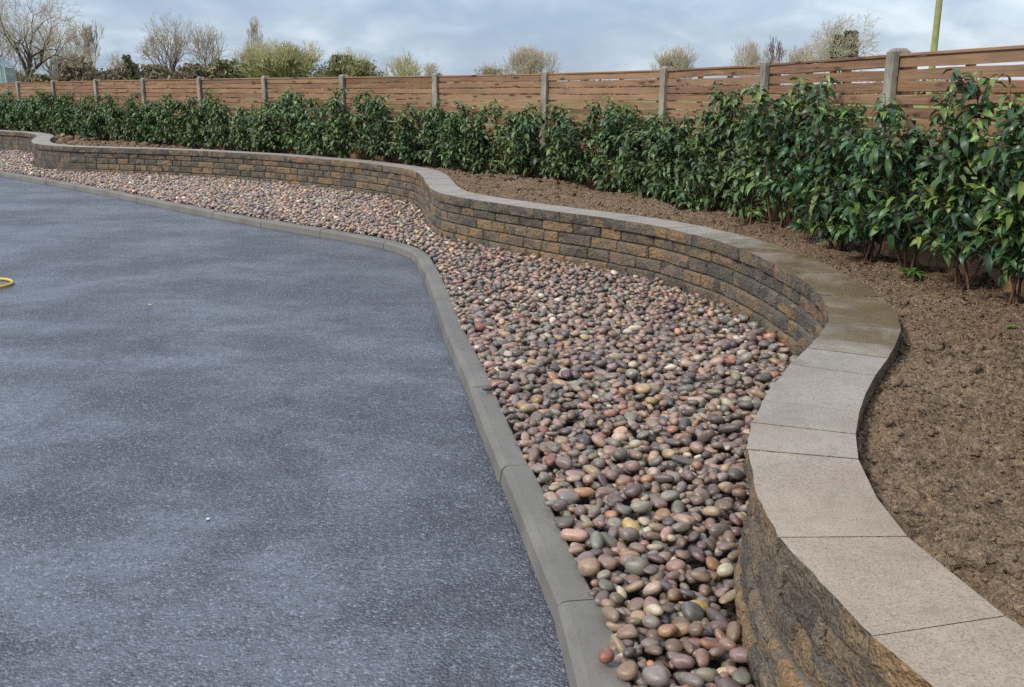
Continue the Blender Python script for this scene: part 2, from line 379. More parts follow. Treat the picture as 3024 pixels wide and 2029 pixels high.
MAT = dict(asphalt=mat_asphalt(), kerb=mat_kerb(), coping=mat_coping(), split=mat_split(), pebble=mat_pebble(), soil=mat_soil(), leaf=mat_leaf(),
           wood=mat_wood(), post=mat_post(), field=mat_field(),
           stem=mat_plain('laurel_stem', (0.075, 0.042, 0.025), (0.16, 0.095, 0.055), 40),
           batten=mat_plain('new_timber_batten', (0.36, 0.20, 0.11), (0.46, 0.28, 0.16), 12),
           bark_grey=mat_plain('bark_grey', (0.22, 0.18, 0.14), (0.36, 0.31, 0.25), 3),
           bark_dark=mat_plain('bark_dark', (0.045, 0.034, 0.026), (0.12, 0.092, 0.068), 3),
           twig_pale=mat_plain('twig_pale', (0.40, 0.34, 0.26), (0.56, 0.49, 0.38), 1.2),
           twig_tan=mat_plain('twig_tan', (0.31, 0.245, 0.18), (0.46, 0.385, 0.29), 1.2),
           twig_olive=mat_plain('twig_olive', (0.33, 0.30, 0.14), (0.52, 0.47, 0.26), 0.8),
           twig_brown=mat_plain('twig_brown', (0.20, 0.145, 0.10), (0.34, 0.26, 0.185), 1.0),
           twig_red=mat_plain('twig_red', (0.17, 0.09, 0.075), (0.27, 0.17, 0.14), 1.0),
           ivy=mat_plain('ivy_leaves', (0.035, 0.048, 0.022), (0.15, 0.15, 0.065), 1.5, 0.5),
           scrub=mat_plain('scrub_leaves', (0.15, 0.115, 0.070), (0.27, 0.215, 0.14), 1.2),
           scrub_green=mat_plain('scrub_green_leaves', (0.13, 0.135, 0.055), (0.25, 0.24, 0.11), 1.2),
           pole=mat_plain('treated_pole_wood', (0.20, 0.20, 0.075), (0.33, 0.33, 0.13), 4),
           hose=mat_plain('yellow_hose_rubber', (0.55, 0.37, 0.06), (0.62, 0.43, 0.09), 30, 0.45, 0.0005),
           straw=mat_plain('dead_leaf', (0.30, 0.24, 0.14), (0.42, 0.36, 0.22), 60),
           weed=mat_plain('weed_leaf', (0.035, 0.10, 0.015), (0.08, 0.19, 0.03), 30, 0.5),
           alu=mat_plain('pale_frame_metal', (0.45, 0.50, 0.55), (0.55, 0.60, 0.66), 3, 0.4))
g = M('greenhouse_glass', 0.12, 0.6)
MAT['glass'] = g.set(Base_Color=g.mix(g.mr(g.noise(g.pos(), 1.5, 4), 0.35, 0.65, 0, 1), (0.17, 0.27, 0.33), (0.30, 0.40, 0.42)))

# ------------------------------------------------------------------ plan curves (metres)
FRONT = [(-14.5, 22.3), (-12.6, 21.0), (-11.2, 20.0), (-9.663, 18.956), (-8.987, 18.489), (-8.376, 17.651), (-8.132, 17.193), (-7.81, 16.327), (-7.508, 15.642), (-7.177, 15.019), (-6.887, 14.698),
         (-6.422, 14.38), (-5.837, 14.18), (-4.765, 13.85), (-4.23, 13.6), (-3.129, 12.929), (-2.104, 12.054), (-1.766, 11.7), (-1.431, 11.268), (-1.105, 10.731), (-0.986, 10.351), (-0.894, 9.879),
         (-0.809, 9.243), (-0.726, 8.682), (-0.606, 8.294), (-0.286, 7.83), (0.273, 7.157), (0.628, 6.812), (0.956, 6.384), (1.226, 5.718), (1.309, 5.277), (1.342, 4.925), (1.360, 4.658),
         (1.357, 4.37), (1.318, 4.044), (1.254, 3.779), (1.203, 3.652), (1.13, 3.506), (1.023, 3.291), (0.949, 3.17), (0.859, 3.006), (0.776, 2.826), (0.716, 2.69), (0.666, 2.569),
         (0.616, 2.423), (0.582, 2.306), (0.556, 2.158), (0.538, 2.02), (0.53, 1.898), (0.530, 1.806), (0.537, 1.704), (0.55, 1.628), (0.566, 1.552), (0.587, 1.44), (0.611, 1.38), (0.634, 1.304),
         (0.68, 1.17), (0.75, 1.0), (0.85, 0.82), (0.98, 0.65), (1.15, 0.5)]
KERB = [(-16.5, 22.6), (-13.0, 19.6), (-10.0, 16.9), (-7.441, 14.441), (-6.315, 13.335), (-4.96, 12.01), (-3.647, 10.589), (-2.197, 9.133), (-1.25, 8.32), (-0.86, 7.80), (-0.717, 7.378), (-0.509, 6.073),
        (-0.364, 5.079), (-0.257, 4.451), (-0.2, 4.144), (-0.112, 3.536), (-0.059, 3.236), (0.01, 2.833), (0.071, 2.43), (0.116, 2.189), (0.139, 1.945), (0.165, 1.6), (0.19, 1.0), (0.21, 0.4)]
POSTS = [(2.70, 2.08, 1.535), (2.42, 3.89, 1.525), (2.132, 5.699, 1.514), (1.87, 7.51, 1.497), (1.39, 9.28, 1.484), (0.35, 10.78, 1.462), (-0.91, 12.12, 1.447), (-2.23, 13.38, 1.435), (-3.56, 14.64, 1.424),
         (-4.88, 15.90, 1.412), (-6.22, 17.15, 1.398), (-7.53, 18.42, 1.382), (-8.87, 19.68, 1.362), (-10.18, 20.96, 1.341), (-11.5, 22.25, 1.322), (-12.8, 23.5, 1.30)]

class Path:
    def __init__(s, pts, sig):
        P = np.array(pts, float); d = np.r_[0, np.cumsum(np.hypot(*np.diff(P, axis=0).T))]
        s.L = d[-1]; n = int(s.L / 0.02); t = np.linspace(0, s.L, n)
        Q = np.c_[np.interp(t, d, P[:, 0]), np.interp(t, d, P[:, 1])]
        if sig:
            k = int(sig * 3 / 0.02); w = np.exp(-0.5 * (np.arange(-k, k + 1) * 0.02 / sig) ** 2); w /= w.sum()
            pad = np.r_[Q[0] - (Q[1] - Q[0]) * np.arange(k, 0, -1)[:, None], Q, Q[-1] + (Q[-1] - Q[-2]) * np.arange(1, k + 1)[:, None]]
            Q = np.c_[np.convolve(pad[:, 0], w, 'valid'), np.convolve(pad[:, 1], w, 'valid')]
        d = np.r_[0, np.cumsum(np.hypot(*np.diff(Q, axis=0).T))]
        s.t = d; s.Q = Q; s.L = d[-1]
        T = np.gradient(Q, axis=0); T /= np.linalg.norm(T, axis=1, keepdims=True)
        s.N = np.c_[T[:, 1], -T[:, 0]]            # right-hand side of travel (far -> near)
    def at(s, t, off=0.0):
        t = np.asarray(t, float)
        p = np.stack([np.interp(t, s.t, s.Q[:, 0]), np.interp(t, s.t, s.Q[:, 1])], -1)
        n = np.stack([np.interp(t, s.t, s.N[:, 0]), np.interp(t, s.t, s.N[:, 1])], -1)
        n = n / np.linalg.norm(n, axis=-1, keepdims=True)
        return p + n * np.asarray(off)[..., None] if np.ndim(off) else p + n * off
    def signed(s, P, step=4):
        """distance to the path, positive on the right-hand side"""
        Q = s.Q[::step]; N = s.N[::step]; out = np.empty(len(P))
        for i in range(0, len(P), 20000):
            c = P[i:i + 20000]; d2 = ((c[:, None, :] - Q[None]) ** 2).sum(-1); k = d2.argmin(1)
            r = c - Q[k]; sg = np.sign((r * N[k]).sum(1)); out[i:i + 20000] = np.sqrt(d2[np.arange(len(c)), k]) * np.where(sg == 0, 1, sg)
        return out
WALL = Path(FRONT, 0.10)
KERBP = Path(KERB, 0.04)
TOP, CAP_T, COURSE, OVER = 0.433, 0.070, 0.080, 0.022
def cam_d(p): return math.sqrt(p[0] ** 2 + p[1] ** 2 + 1.0)

# ------------------------------------------------------------------ ground: field sheet, asphalt, bed base
a = np.linspace(0, 2 * math.pi, 49)[:-1]
v = [(0, 6, -0.03)]; f = []
rr = [30, 80, 200, 600, 1500]
for r_ in rr: v += [(math.cos(t) * r_, 6 + math.sin(t) * r_, -0.03) for t in a]
n = len(a)
for i in range(n): f.append((0, 1 + i, 1 + (i + 1) % n))
for k in range(len(rr) - 1):
    for i in range(n): f.append((1 + k * n + i, 1 + (k + 1) * n + i, 1 + (k + 1) * n + (i + 1) % n, 1 + k * n + (i + 1) % n))
tag(link('field', mesh_np('field', v, f), MAT['field']), kind='structure')

t = np.arange(0, KERBP.L, 0.15); kp = KERBP.at(t, 0.0)
# asphalt: strips running out from the kerb line
ks = np.r_[0, 0.3, 1, 3, 8, 24]
v = []; f = []
for i, p in enumerate(kp):
    for j, q in enumerate(ks):
        x = p[0] + 0.01 - q * 1.0; y = p[1] - q * 0.28
        v.append((x, y, 0.0))
m = len(ks)
for i in range(len(kp) - 1):
    for j in range(m - 1): f.append((i * m + j, i * m + j + 1, (i + 1) * m + j + 1, (i + 1) * m + j))
tag(link('asphalt_drive', mesh_np('asphalt_drive', v, f), MAT['asphalt']), kind='structure')
# earth base below the pebbles, coloured dark to paint shade into the gaps
tt = np.linspace(0, 1, 160)
A_ = KERBP.at(tt * KERBP.L, -0.05); B_ = WALL.at(tt * WALL.L, -0.12)
v = np.r_[np.c_[A_, np.full(160, 0.024)], np.c_[B_, np.full(160, 0.024)]]
f = [(i, i + 1, i + 161, i + 160) for i in range(159)]
tag(link('pebble_bed_base', mesh_np('pebble_bed_base', v, f), mat_plain('grit_gap_shade', (0.03, 0.025, 0.02), (0.07, 0.058, 0.046), 90)), kind='structure')

# ------------------------------------------------------------------ kerb
kerb = tag(empty('kerb'), kind='structure')
js = [13.0]
base_off = None
P0 = KERBP.Q; tj = KERBP.t[((P0 - np.array([-0.185, 4.02])) ** 2).sum(1).argmin()]
tc_ = KERBP.t[((P0 - np.array([-0.78, 7.60])) ** 2).sum(1).argmin()]
joints = [tj + 0.915 * k for k in range(-3, 6)]
joints = [tc_] + [j for j in joints if j > tc_ + 0.25 and j < KERBP.L]
k = tc_ - 0.55
while k > 0.2: joints.append(k); k -= 0.915
joints = sorted(joints); kr = random.Random(3)
for i in range(len(joints) - 1):
    a0, a1 = joints[i] + 0.003, joints[i + 1] - 0.003
    if a1 - a0 < 0.1: continue
    ns = max(2, int((a1 - a0) / 0.12) + 1); ss = np.linspace(a0, a1, ns)
    wdt = 0.104 if a0 < tj + 0.915 * 1.5 else 0.122
    dz = kr.uniform(-0.003, 0.003); do = kr.uniform(-0.003, 0.003)
    # kerb lies on the left-hand side (towards the bed) of travel
    prof = [(0.0, -0.06), (0.0, 0.0), (0.006, 0.047 + dz), (0.016, 0.058 + dz), (0.03, 0.061 + dz), (wdt - 0.006, 0.060 + dz), (wdt, 0.054 + dz), (wdt + 0.002, -0.06)]
    # chords: kerb stones are straight
    c0, c1 = KERBP.at(a0), KERBP.at(a1)
    V = []
    for s_ in ss:
        u = (s_ - a0) / (a1 - a0)
        pc = KERBP.at(s_); n_ = KERBP.at(s_, 1.0) - pc
        ch = c0 * (1 - u) + c1 * u; pc = pc * 0.5 + ch * 0.5
        for o_, z_ in prof:
            w_ = 0.0022 * (vnoise(np.array(s_ * 11.0), np.array(o_ * 90 + z_ * 70)) - 0.5) if z_ > 0 else 0
            q = pc - n_ * (o_ + do); V.append((q[0], q[1], z_ + w_))
    m = len(prof); F = []
    for a_ in range(ns - 1):
        for b_ in range(m - 1): F.append((a_ * m + b_, a_ * m + b_ + 1, (a_ + 1) * m + b_ + 1, (a_ + 1) * m + b_))
    F.append(tuple(range(m))); F.append(tuple((ns - 1) * m + q for q in reversed(range(m))))
    centred('kerb_stone', V, F, MAT['kerb'], kerb, smooth=False)

# ------------------------------------------------------------------ retaining wall
wall = empty('retaining_wall', (0.7, 2.2, 0.0))
tag(wall, 'winding low retaining wall of split-face ochre and charcoal blocks with pale coping', 'retaining wall')
# coping stones with straight sides
cj = []
t = WALL.L - 0.05
tn = WALL.t[((WALL.Q - np.array([0.589, 1.44])) ** 2).sum(1).argmin()]
t = tn + 0.30 * int((WALL.L - tn) / 0.30)
rc = random.Random(9)
Kc = np.gradient(np.unwrap(np.arctan2(WALL.N[:, 1], WALL.N[:, 0])), WALL.t)
while t > 0.1:
    cj.append(t)
    k_ = np.interp(t, WALL.t, Kc)
    t -= rc.uniform(0.235, 0.30) if t < tn - 1 else rc.uniform(0.22, 0.27) + (0.05 if t > tn - 0.6 else 0)
cj = [q for q in cj if q < tn - 2.1] + [tn + q for q in (0.6, 0.3, 0.0, -0.37, -0.59, -0.87, -1.08, -1.29, -1.50, -1.72, -1.96) if tn + q < WALL.L]
cj = sorted(cj)
tw0 = WALL.t[((WALL.Q - np.array([1.30, 5.20])) ** 2).sum(1).argmin()]
tw1 = WALL.t[((WALL.Q - np.array([1.20, 3.62])) ** 2).sum(1).argmin()]
for i in range(len(cj) - 1):
    a0, a1 = cj[i] + 0.0013, cj[i + 1] - 0.0013
    mid = WALL.at((a0 + a1) / 2); near = cam_d(mid) < 5
    nu = 12 if near else 4
    nv = 4 if near else 2
    f0, f1 = WALL.at(a0), WALL.at(a1)
    b0, b1 = WALL.at(a0, -0.262), WALL.at(a1, -0.262)
    nrm = WALL.at((a0 + a1) / 2, 1.0) - mid
    dz = rc.uniform(-0.0015, 0.0015); df = rc.uniform(-0.003, 0.003)
    V = []; F = []
    for v_ in range(nv + 1):
        for u_ in range(nu + 1):
            u = u_ / nu; w = v_ / nv
            p = f0 * (1 - u) + f1 * u
            z = TOP - CAP_T + CAP_T * w + dz
            dd = (fbm(np.array((a0 + u * (a1 - a0)) * 26), np.array(z * 30 + i * 3.1), 3) - 0.5) * (0.022 if v_ < nv else 0.009) + df
            if v_ == 0: dd -= 0.006
            V.append((p[0] + nrm[0] * dd, p[1] + nrm[1] * dd, z))
    W_ = nu + 1
    for v_ in range(nv):
        for u_ in range(nu): F.append((v_ * W_ + u_, v_ * W_ + u_ + 1, (v_ + 1) * W_ + u_ + 1, (v_ + 1) * W_ + u_))
    nfront = len(F)
    o_ = len(V)
    V += [(b0[0], b0[1], TOP + dz), (b1[0], b1[1], TOP + dz), (b0[0], b0[1], TOP - CAP_T + dz), (b1[0], b1[1], TOP - CAP_T + dz)]
    toprow = [nv * W_ + q for q in range(W_)]
    F.append(tuple(toprow + [o_ + 1, o_]))
    F.append(tuple([o_ + 2, o_ + 3] + list(reversed(range(W_)))))
    F.append((o_, o_ + 1, o_ + 3, o_ + 2))
    F.append(tuple([v_ * W_ for v_ in range(nv + 1)] + [o_, o_ + 2]))
    F.append(tuple([o_ + 3, o_ + 1] + [v_ * W_ + nu for v_ in reversed(range(nv + 1))]))
    ob = centred('coping_stone', V, F, [MAT['coping'], MAT['split']], wall, smooth=False)
    ob.data.polygons.foreach_set('material_index', [1] * nfront + [0] + [1] * 4)
    tm = (a0 + a1) / 2
    ob['tint_value'] = min(1.0, max(0.0, (tn - tm - 0.5) / 0.8)) * rc.uniform(0.6, 1.0)
    ob['wet'] = max(0.0, min(1.0, (tm - tw0 + 1.2) / 1.5, (tw1 + 0.75 - tm) / 0.9))
# bricks
bricks = []
rb = random.Random(21)
for c in range(5):
    z1 = TOP - CAP_T - 0.001 - c * COURSE; z0 = z1 - COURSE + 0.0035
    t = WALL.L - 0.1 - rb.uniform(0, 0.2)
    while t > 0.3:
        L = rb.choice([0.15, 0.20, 0.20, 0.26, 0.30]) * rb.uniform(0.96, 1.04)
        bricks.append((t - L + 0.0028, t - 0.0028, z0, z1, c, rb.uniform(-0.004, 0.005)))
        t -= L
def brick_mesh(b, lod):
    a0, a1, z0, z1, c, df = b
    nu, nv = {0: (24, 11), 1: (9, 5), 2: (3, 1)}[lod]
    U = np.linspace(0, 1, nu + 1); Vv = np.linspace(0, 1, nv + 1)
    if lod < 2:
        eu, ev = 0.006 / (a1 - a0), 0.006 / (z1 - z0)
        U = np.r_[0, eu, 2 * eu, np.linspace(0, 1, nu - 3)[1:-1] * (1 - 4 * eu) + 2 * eu, 1 - 2 * eu, 1 - eu, 1]; Vv = np.r_[0, ev, 2 * ev, np.linspace(0, 1, max(3, nv - 3))[1:-1] * (1 - 4 * ev) + 2 * ev, 1 - 2 * ev, 1 - ev, 1]
        nu, nv = len(U) - 1, len(Vv) - 1
    UU, VV = np.meshgrid(U, Vv); S = a0 + UU * (a1 - a0); Z = z0 + VV * (z1 - z0)
    edge = np.minimum(np.minimum(UU, 1 - UU) * (a1 - a0), np.minimum(VV, 1 - VV) * (z1 - z0))
    dd = (fbm(S * 30 + c * 7, Z * 34 + c * 3, 4, 0.65) - 0.5) * 0.020 + df - (0.019 if lod == 0 else 0.013) * np.exp(-(edge / (0.0065 if lod == 0 else 0.0045)) ** 1.0) - OVER + 0.0095 * c + 0.002
    base = WALL.at(S.ravel()); nr = WALL.at(S.ravel(), 1.0) - base
    P = base + nr * dd.ravel()[:, None]
    V = np.c_[P, Z.ravel()]; W_ = nu + 1
    F = []
    for v_ in range(nv):
        for u_ in range(nu): F.append((v_ * W_ + u_, v_ * W_ + u_ + 1, (v_ + 1) * W_ + u_ + 1, (v_ + 1) * W_ + u_))
    bk = WALL.at(np.array([a0, a1]), -0.20); o_ = len(V)
    V = np.r_[V, [[*bk[0], z1], [*bk[1], z1], [*bk[0], z0], [*bk[1], z0]]]
    F.append(tuple([nv * W_ + q for q in range(W_)] + [o_ + 1, o_])); F.append(tuple([o_ + 2, o_ + 3] + list(reversed(range(W_)))))
    F.append((o_, o_ + 1, o_ + 3, o_ + 2))
    F.append(tuple([v_ * W_ for v_ in range(nv + 1)] + [o_, o_ + 2])); F.append(tuple([o_ + 3, o_ + 1] + [v_ * W_ + nu for v_ in reversed(range(nv + 1))]))
    return V, F
bd = sorted([b for b in bricks if b[4] < 4], key=lambda b: cam_d(WALL.at((b[0] + b[1]) / 2)) - 0.6 * (b[1] - b[0]) if WALL.at(b[0])[1] > 1.15 else 99)
for b in bd[:298]:
    d = cam_d(WALL.at((b[0] + b[1]) / 2))
    V, F = brick_mesh(b, 0 if d < 4.0 else 1)
    ob = centred('brick', V, F, [MAT['split'], MAT['kerb']], wall, smooth=d < 4.0)
    mi = np.zeros(len(F), dtype=np.int32); mi[-5] = 1; ob.data.polygons.foreach_set('material_index', mi); ob['tint_value'] = 1.0; ob['wet'] = 0.0
V, F = join([brick_mesh(b, 2) for b in bd[298:] + [b for b in bricks if b[4] == 4]])
tag(centred('brick_courses', V, F, MAT['split'], wall, smooth=False), kind='stuff')

# ------------------------------------------------------------------ river pebbles
def ico(sub):
    bm = bmesh.new(); bmesh.ops.create_icosphere(bm, subdivisions=sub, radius=1.0)
    V = np.array([v.co[:] for v in bm.verts]); F = np.array([[v.index for v in f.verts] for f in bm.faces]); bm.free()
    return V, F
ICO = {0: ico(3), 1: ico(2), 2: ico(1)}
# palette: name, base colour, weight
PAL = [('pink-brown', (0.262, 0.178, 0.142), 19), ('brown', (0.185, 0.125, 0.088), 18), ('grey', (0.205, 0.188, 0.160), 15), ('dark purple-grey', (0.098, 0.072, 0.068), 15),
       ('mauve', (0.190, 0.132, 0.122), 8), ('grey-green', (0.155, 0.146, 0.114), 5), ('tan', (0.345, 0.250, 0.155), 11), ('orange', (0.34, 0.180, 0.098), 3.6),
       ('dusty pink', (0.365, 0.225, 0.175), 6), ('cream', (0.52, 0.44, 0.33), 3.2), ('dark slate-grey', (0.078, 0.078, 0.074), 10), ('brick-red', (0.240, 0.090, 0.060), 2.2), ('yellow', (0.45, 0.31, 0.12), 0.45)]
PW = np.array([p[2] for p in PAL]); PW = PW / PW.sum()
G = 0.009; X0, X1, Y0, Y1 = -11.5, 1.6, 0.9, 19.6
gx, gy = int((X1 - X0) / G), int((Y1 - Y0) / G)
# coarse mask by signed distance
cgx, cgy = np.meshgrid(np.arange(X0, X1, 0.045), np.arange(Y0, Y1, 0.045), indexing='ij')
cp = np.c_[cgx.ravel(), cgy.ravel()]
dk = -KERBP.signed(cp, 6); dw = WALL.signed(cp, 6)          # >0: bed side of both
dk = dk.reshape(cgx.shape); dw = dw.reshape(cgx.shape)
def samp(A, x, y):
    i = np.clip((x - X0) / 0.045, 0, A.shape[0] - 1.001); j = np.clip((y - Y0) / 0.045, 0, A.shape[1] - 1.001)
    ii = i.astype(int); jj = j.astype(int); fi = i - ii; fj = j - jj
    return (A[ii, jj] * (1 - fi) + A[ii + 1, jj] * fi) * (1 - fj) + (A[ii, jj + 1] * (1 - fi) + A[ii + 1, jj + 1] * fi) * fj
HF = np.full((gx, gy), 0.026, np.float32)
XX = X0 + (np.arange(gx) + 0.5) * G
for i0 in range(0, gx, 200):
    xs, ys = np.meshgrid(XX[i0:i0 + 200], Y0 + (np.arange(gy) + 0.5) * G, indexing='ij')
    k_ = samp(dk, xs, ys); w_ = samp(dw, xs, ys)
    h = np.full(xs.shape, 0.026, np.float32)
    h[k_ < 0.104] = 0.075
    h[w_ < 0.010] = 2.0
    h[k_ < 0.0] = 5.0
    HF[i0:i0 + 200] = h
# candidate seeds in view inside the bed
seeds = []
rng = np.random.default_rng(4)
K_ = 60000
while sum(len(s) for s in seeds) < K_:
    q = np.c_[rng.uniform(X0 + .1, X1 - .1, 60000), rng.uniform(Y0 + .1, Y1 - .1, 60000)]
    ok = (samp(dk, q[:, 0], q[:, 1]) > 0.112) & (samp(dw, q[:, 0], q[:, 1]) > 0.020) & (q[:, 0] > -0.56 * q[:, 1] - 0.4)
    seeds.append(q[ok])
seeds = np.concatenate(seeds)
inside_frac = 1.0
area = 60000 / 60000
okf = ((dk > 0.112) & (dw > 0.020) & (cgx > -0.56 * cgy - 0.4)).sum() * 0.045 ** 2
N_ST = int(okf * 1500)
ST = []
si = 0
big = rng.random(N_ST)
for s_i in range(N_ST):
    if si + 6 >= len(seeds): si = 0
    sz = 0.0172 * math.exp(min(0.42, rng.normal(0, 0.25))) * (1.06 if s_i > N_ST * 0.5 else 0.98)
    el = rng.uniform(1.0, 1.75) if rng.random() < 0.78 else rng.uniform(1.6, 2.6)
    fl = rng.uniform(0.50, 0.92)
    a_, b_, c_ = sz * math.sqrt(el), sz / math.sqrt(el) * 1.05, sz * fl * 0.85
    c_ = min(c_, b_)
    yaw = rng.uniform(0, math.pi); cs, sn = math.cos(yaw), math.sin(yaw)
    best = None
    nc = 5 if s_i < N_ST * 0.7 else 12
    for q in seeds[si:si + nc]:
        i0 = int((q[0] - a_ - X0) / G); i1 = int((q[0] + a_ - X0) / G) + 1
        j0 = int((q[1] - a_ - Y0) / G); j1 = int((q[1] + a_ - Y0) / G) + 1
        if i0 < 0 or j0 < 0 or i1 > gx or j1 > gy: continue
        dx = (X0 + (np.arange(i0, i1) + 0.5) * G - q[0])[:, None]; dy = (Y0 + (np.arange(j0, j1) + 0.5) * G - q[1])[None, :]
        r2 = ((dx * cs + dy * sn) / a_) ** 2 + ((-dx * sn + dy * cs) / b_) ** 2
        mk = r2 < 1
        if not mk.any(): continue
        pr_ = c_ * np.sqrt(np.where(mk, 1 - r2, 0))
        W_ = HF[i0:i1, j0:j1]
        zc = float((W_ + pr_)[mk].max())
        if zc > 0.6: continue
        if best is None or zc < best[0]: best = (zc, q, i0, i1, j0, j1, mk, pr_)
    si += nc
    if best is None: continue
    zc, q, i0, i1, j0, j1, mk, pr_ = best
    zc -= 0.10 * c_
    if zc + c_ > 0.135: continue
    W_ = HF[i0:i1, j0:j1]; W_[mk] = np.maximum(W_[mk], (zc + pr_)[mk])
    ST.append([q[0], q[1], zc, a_, b_, c_, yaw])
for rnd_ in range(2):
    ii, jj = np.where(HF < 0.050 + 0.004 * rnd_)
    qx = X0 + (ii + 0.5) * G; qy = Y0 + (jj + 0.5) * G
    ok = (samp(dk, qx, qy) > 0.112) & (samp(dw, qx, qy) > 0.024) & (qx > -0.56 * qy - 0.4)
    qx, qy = qx[ok], qy[ok]; pm = rng.permutation(len(qx))[:9000]
    for q in np.c_[qx[pm], qy[pm]]:
        i0 = int((q[0] - X0) / G); j0 = int((q[1] - Y0) / G)
        if i0 < 3 or j0 < 3 or i0 > gx - 4 or j0 > gy - 4 or HF[i0, j0] > 0.052: continue
        sz = rng.uniform(0.011, 0.0165); a_, b_, c_ = sz * 1.2, sz * 0.95, sz * rng.uniform(0.7, 0.95); yaw = rng.uniform(0, math.pi)
        w_ = 1; zc = float(HF[i0 - w_:i0 + w_ + 1, j0 - w_:j0 + w_ + 1].max()) + c_ * 0.45
        zc = min(zc, 0.062)
        for di in (-1, 0, 1):
            for dj in (-1, 0, 1): HF[i0 + di, j0 + dj] = max(HF[i0 + di, j0 + dj], zc + c_ * (1.0 if di == dj == 0 else 0.7))
        ST.append([q[0], q[1], zc, a_, b_, c_, yaw])
ST = np.array(ST)
# a few stones placed as in the photograph: on the kerb and on top of the pile
col_i = rng.choice(len(PAL), len(ST), p=PW)
extra = [(0.212, 1.93, 0.076, 0.020, 0.017, 0.015, 0.3, 11), (-0.100, 3.93, 0.073, 0.024, 0.014, 0.012, 0.1, 3),
         (0.275, 2.52, 0.125, 0.032, 0.025, 0.019, 2.6, 5), (0.335, 2.36, 0.115, 0.034, 0.028, 0.023, 0.2, 5), (0.452, 2.16, 0.100, 0.031, 0.022, 0.018, 0.4, 12), (0.345, 2.12, 0.105, 0.033, 0.018, 0.015, 1.9, 9)]
EX0 = len(ST)
def settle(e):
    i, j = int((e[0] - X0) / G), int((e[1] - Y0) / G)
    return (*e[:2], max(0.061, float(np.median(HF[i - 2:i + 3, j - 2:j + 3]))) + e[5] * (0.85 if e[0] < 0.25 else 0.30), *e[3:7])
ST = np.r_[ST, np.array([settle(e) for e in extra])]; col_i = np.r_[col_i, [e[7] for e in extra]]
# which are on top
hi = HF[np.clip(((ST[:, 0] - X0) / G).astype(int), 0, gx - 1), np.clip(((ST[:, 1] - Y0) / G).astype(int), 0, gy - 1)]
topv = (hi < ST[:, 2] + ST[:, 5] * 1.12 + 0.002) | (np.arange(len(ST)) >= EX0)
dist = np.sqrt(ST[:, 0] ** 2 + ST[:, 1] ** 2 + 1.2 ** 2)
vis_near = HF.shape and None
buried = hi > ST[:, 2] + ST[:, 5] * 1.7
def stone_mesh(s, lod, ci, r):
    V, F = ICO[lod]
    x, y, z, a_, b_, c_, yaw = s
    ph = r.uniform(0, 6.28, 9); am = r.uniform(0.05, 0.18)
    dn = 1 + am * (np.sin(1.7 * V[:, 0] + 2.1 * V[:, 1] + ph[0]) + np.sin(2.3 * V[:, 1] - 1.9 * V[:, 2] + ph[1]) + np.sin(2.9 * V[:, 0] - 1.3 * V[:, 2] + ph[2])) / 1.6
    e = r.uniform(0.68, 1.0)
    P = np.sign(V) * np.abs(V) ** e; P = P / np.linalg.norm(P, axis=1, keepdims=True) ** 0.6 * dn[:, None]
    P = P * np.array([a_, b_, c_])
    tx, ty = r.normal(0, 0.24), r.normal(0, 0.24)
    cx, sx, cy, sy = math.cos(tx), math.sin(tx), math.cos(ty), math.sin(ty)
    P = P @ np.array([[1, 0, 0], [0, cx, sx], [0, -sx, cx]]) @ np.array([[cy, 0, -sy], [0, 1, 0], [sy, 0, cy]])
    c, s_ = math.cos(yaw), math.sin(yaw)
    P = P @ np.array([[c, s_, 0], [-s_, c, 0], [0, 0, 1]]) + np.array([x, y, z])
    base = np.array(PAL[ci][1]) * math.exp(r.normal(0, 0.16)) * (1 + r.normal(0, 0.05, 3))
    base = base * 0.84 + np.array([0.205, 0.160, 0.132]) * 0.16
    return P, F, np.tile(np.clip(base, 0.02, 0.6), (len(P), 1))
# far pebbles lightened: partly drier, partly the near-end shade put into the tint
vis = topv & ~buried & (dist < 99)
inview = (np.abs(ST[:, 0]) < 0.545 * ST[:, 1]) & (ST[:, 1] > 1.85)
app = ST[:, 3] * ST[:, 4] / dist ** 2
cand = np.where(vis & inview)[0]
# hidden behind the near wall?
cand = [i for i in cand if not (ST[i, 0] > 0.62 and ST[i, 1] < 3.0 and ST[i, 0] / ST[i, 1] > 0.30)]
cand = sorted(cand, key=lambda i: -app[i])
single = sorted(set(cand[:294]) | set(range(EX0, len(ST))))
sset = set(single)
VV, FF, TT = [], [], []; o_ = 0
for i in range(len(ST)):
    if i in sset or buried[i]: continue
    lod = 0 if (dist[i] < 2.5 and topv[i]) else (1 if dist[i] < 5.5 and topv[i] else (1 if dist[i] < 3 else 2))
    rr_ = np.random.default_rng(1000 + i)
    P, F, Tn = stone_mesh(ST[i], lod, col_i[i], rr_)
    dry = min(1.0, max(0.0, (dist[i] - 4.0) / 7.0)); Tn = Tn * (1 + 0.35 * dry) + 0.025 * dry * np.array([1.1, 0.95, 0.88])  # dry also carries the near-end shade painted into the pebble colour
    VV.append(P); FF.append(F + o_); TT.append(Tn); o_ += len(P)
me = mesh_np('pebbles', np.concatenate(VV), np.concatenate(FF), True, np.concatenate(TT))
pb = tag(link('pebbles', me, MAT['pebble']), 'bed of mixed brown, pink and grey river pebbles between kerb and block wall', 'pebbles', None, 'stuff')
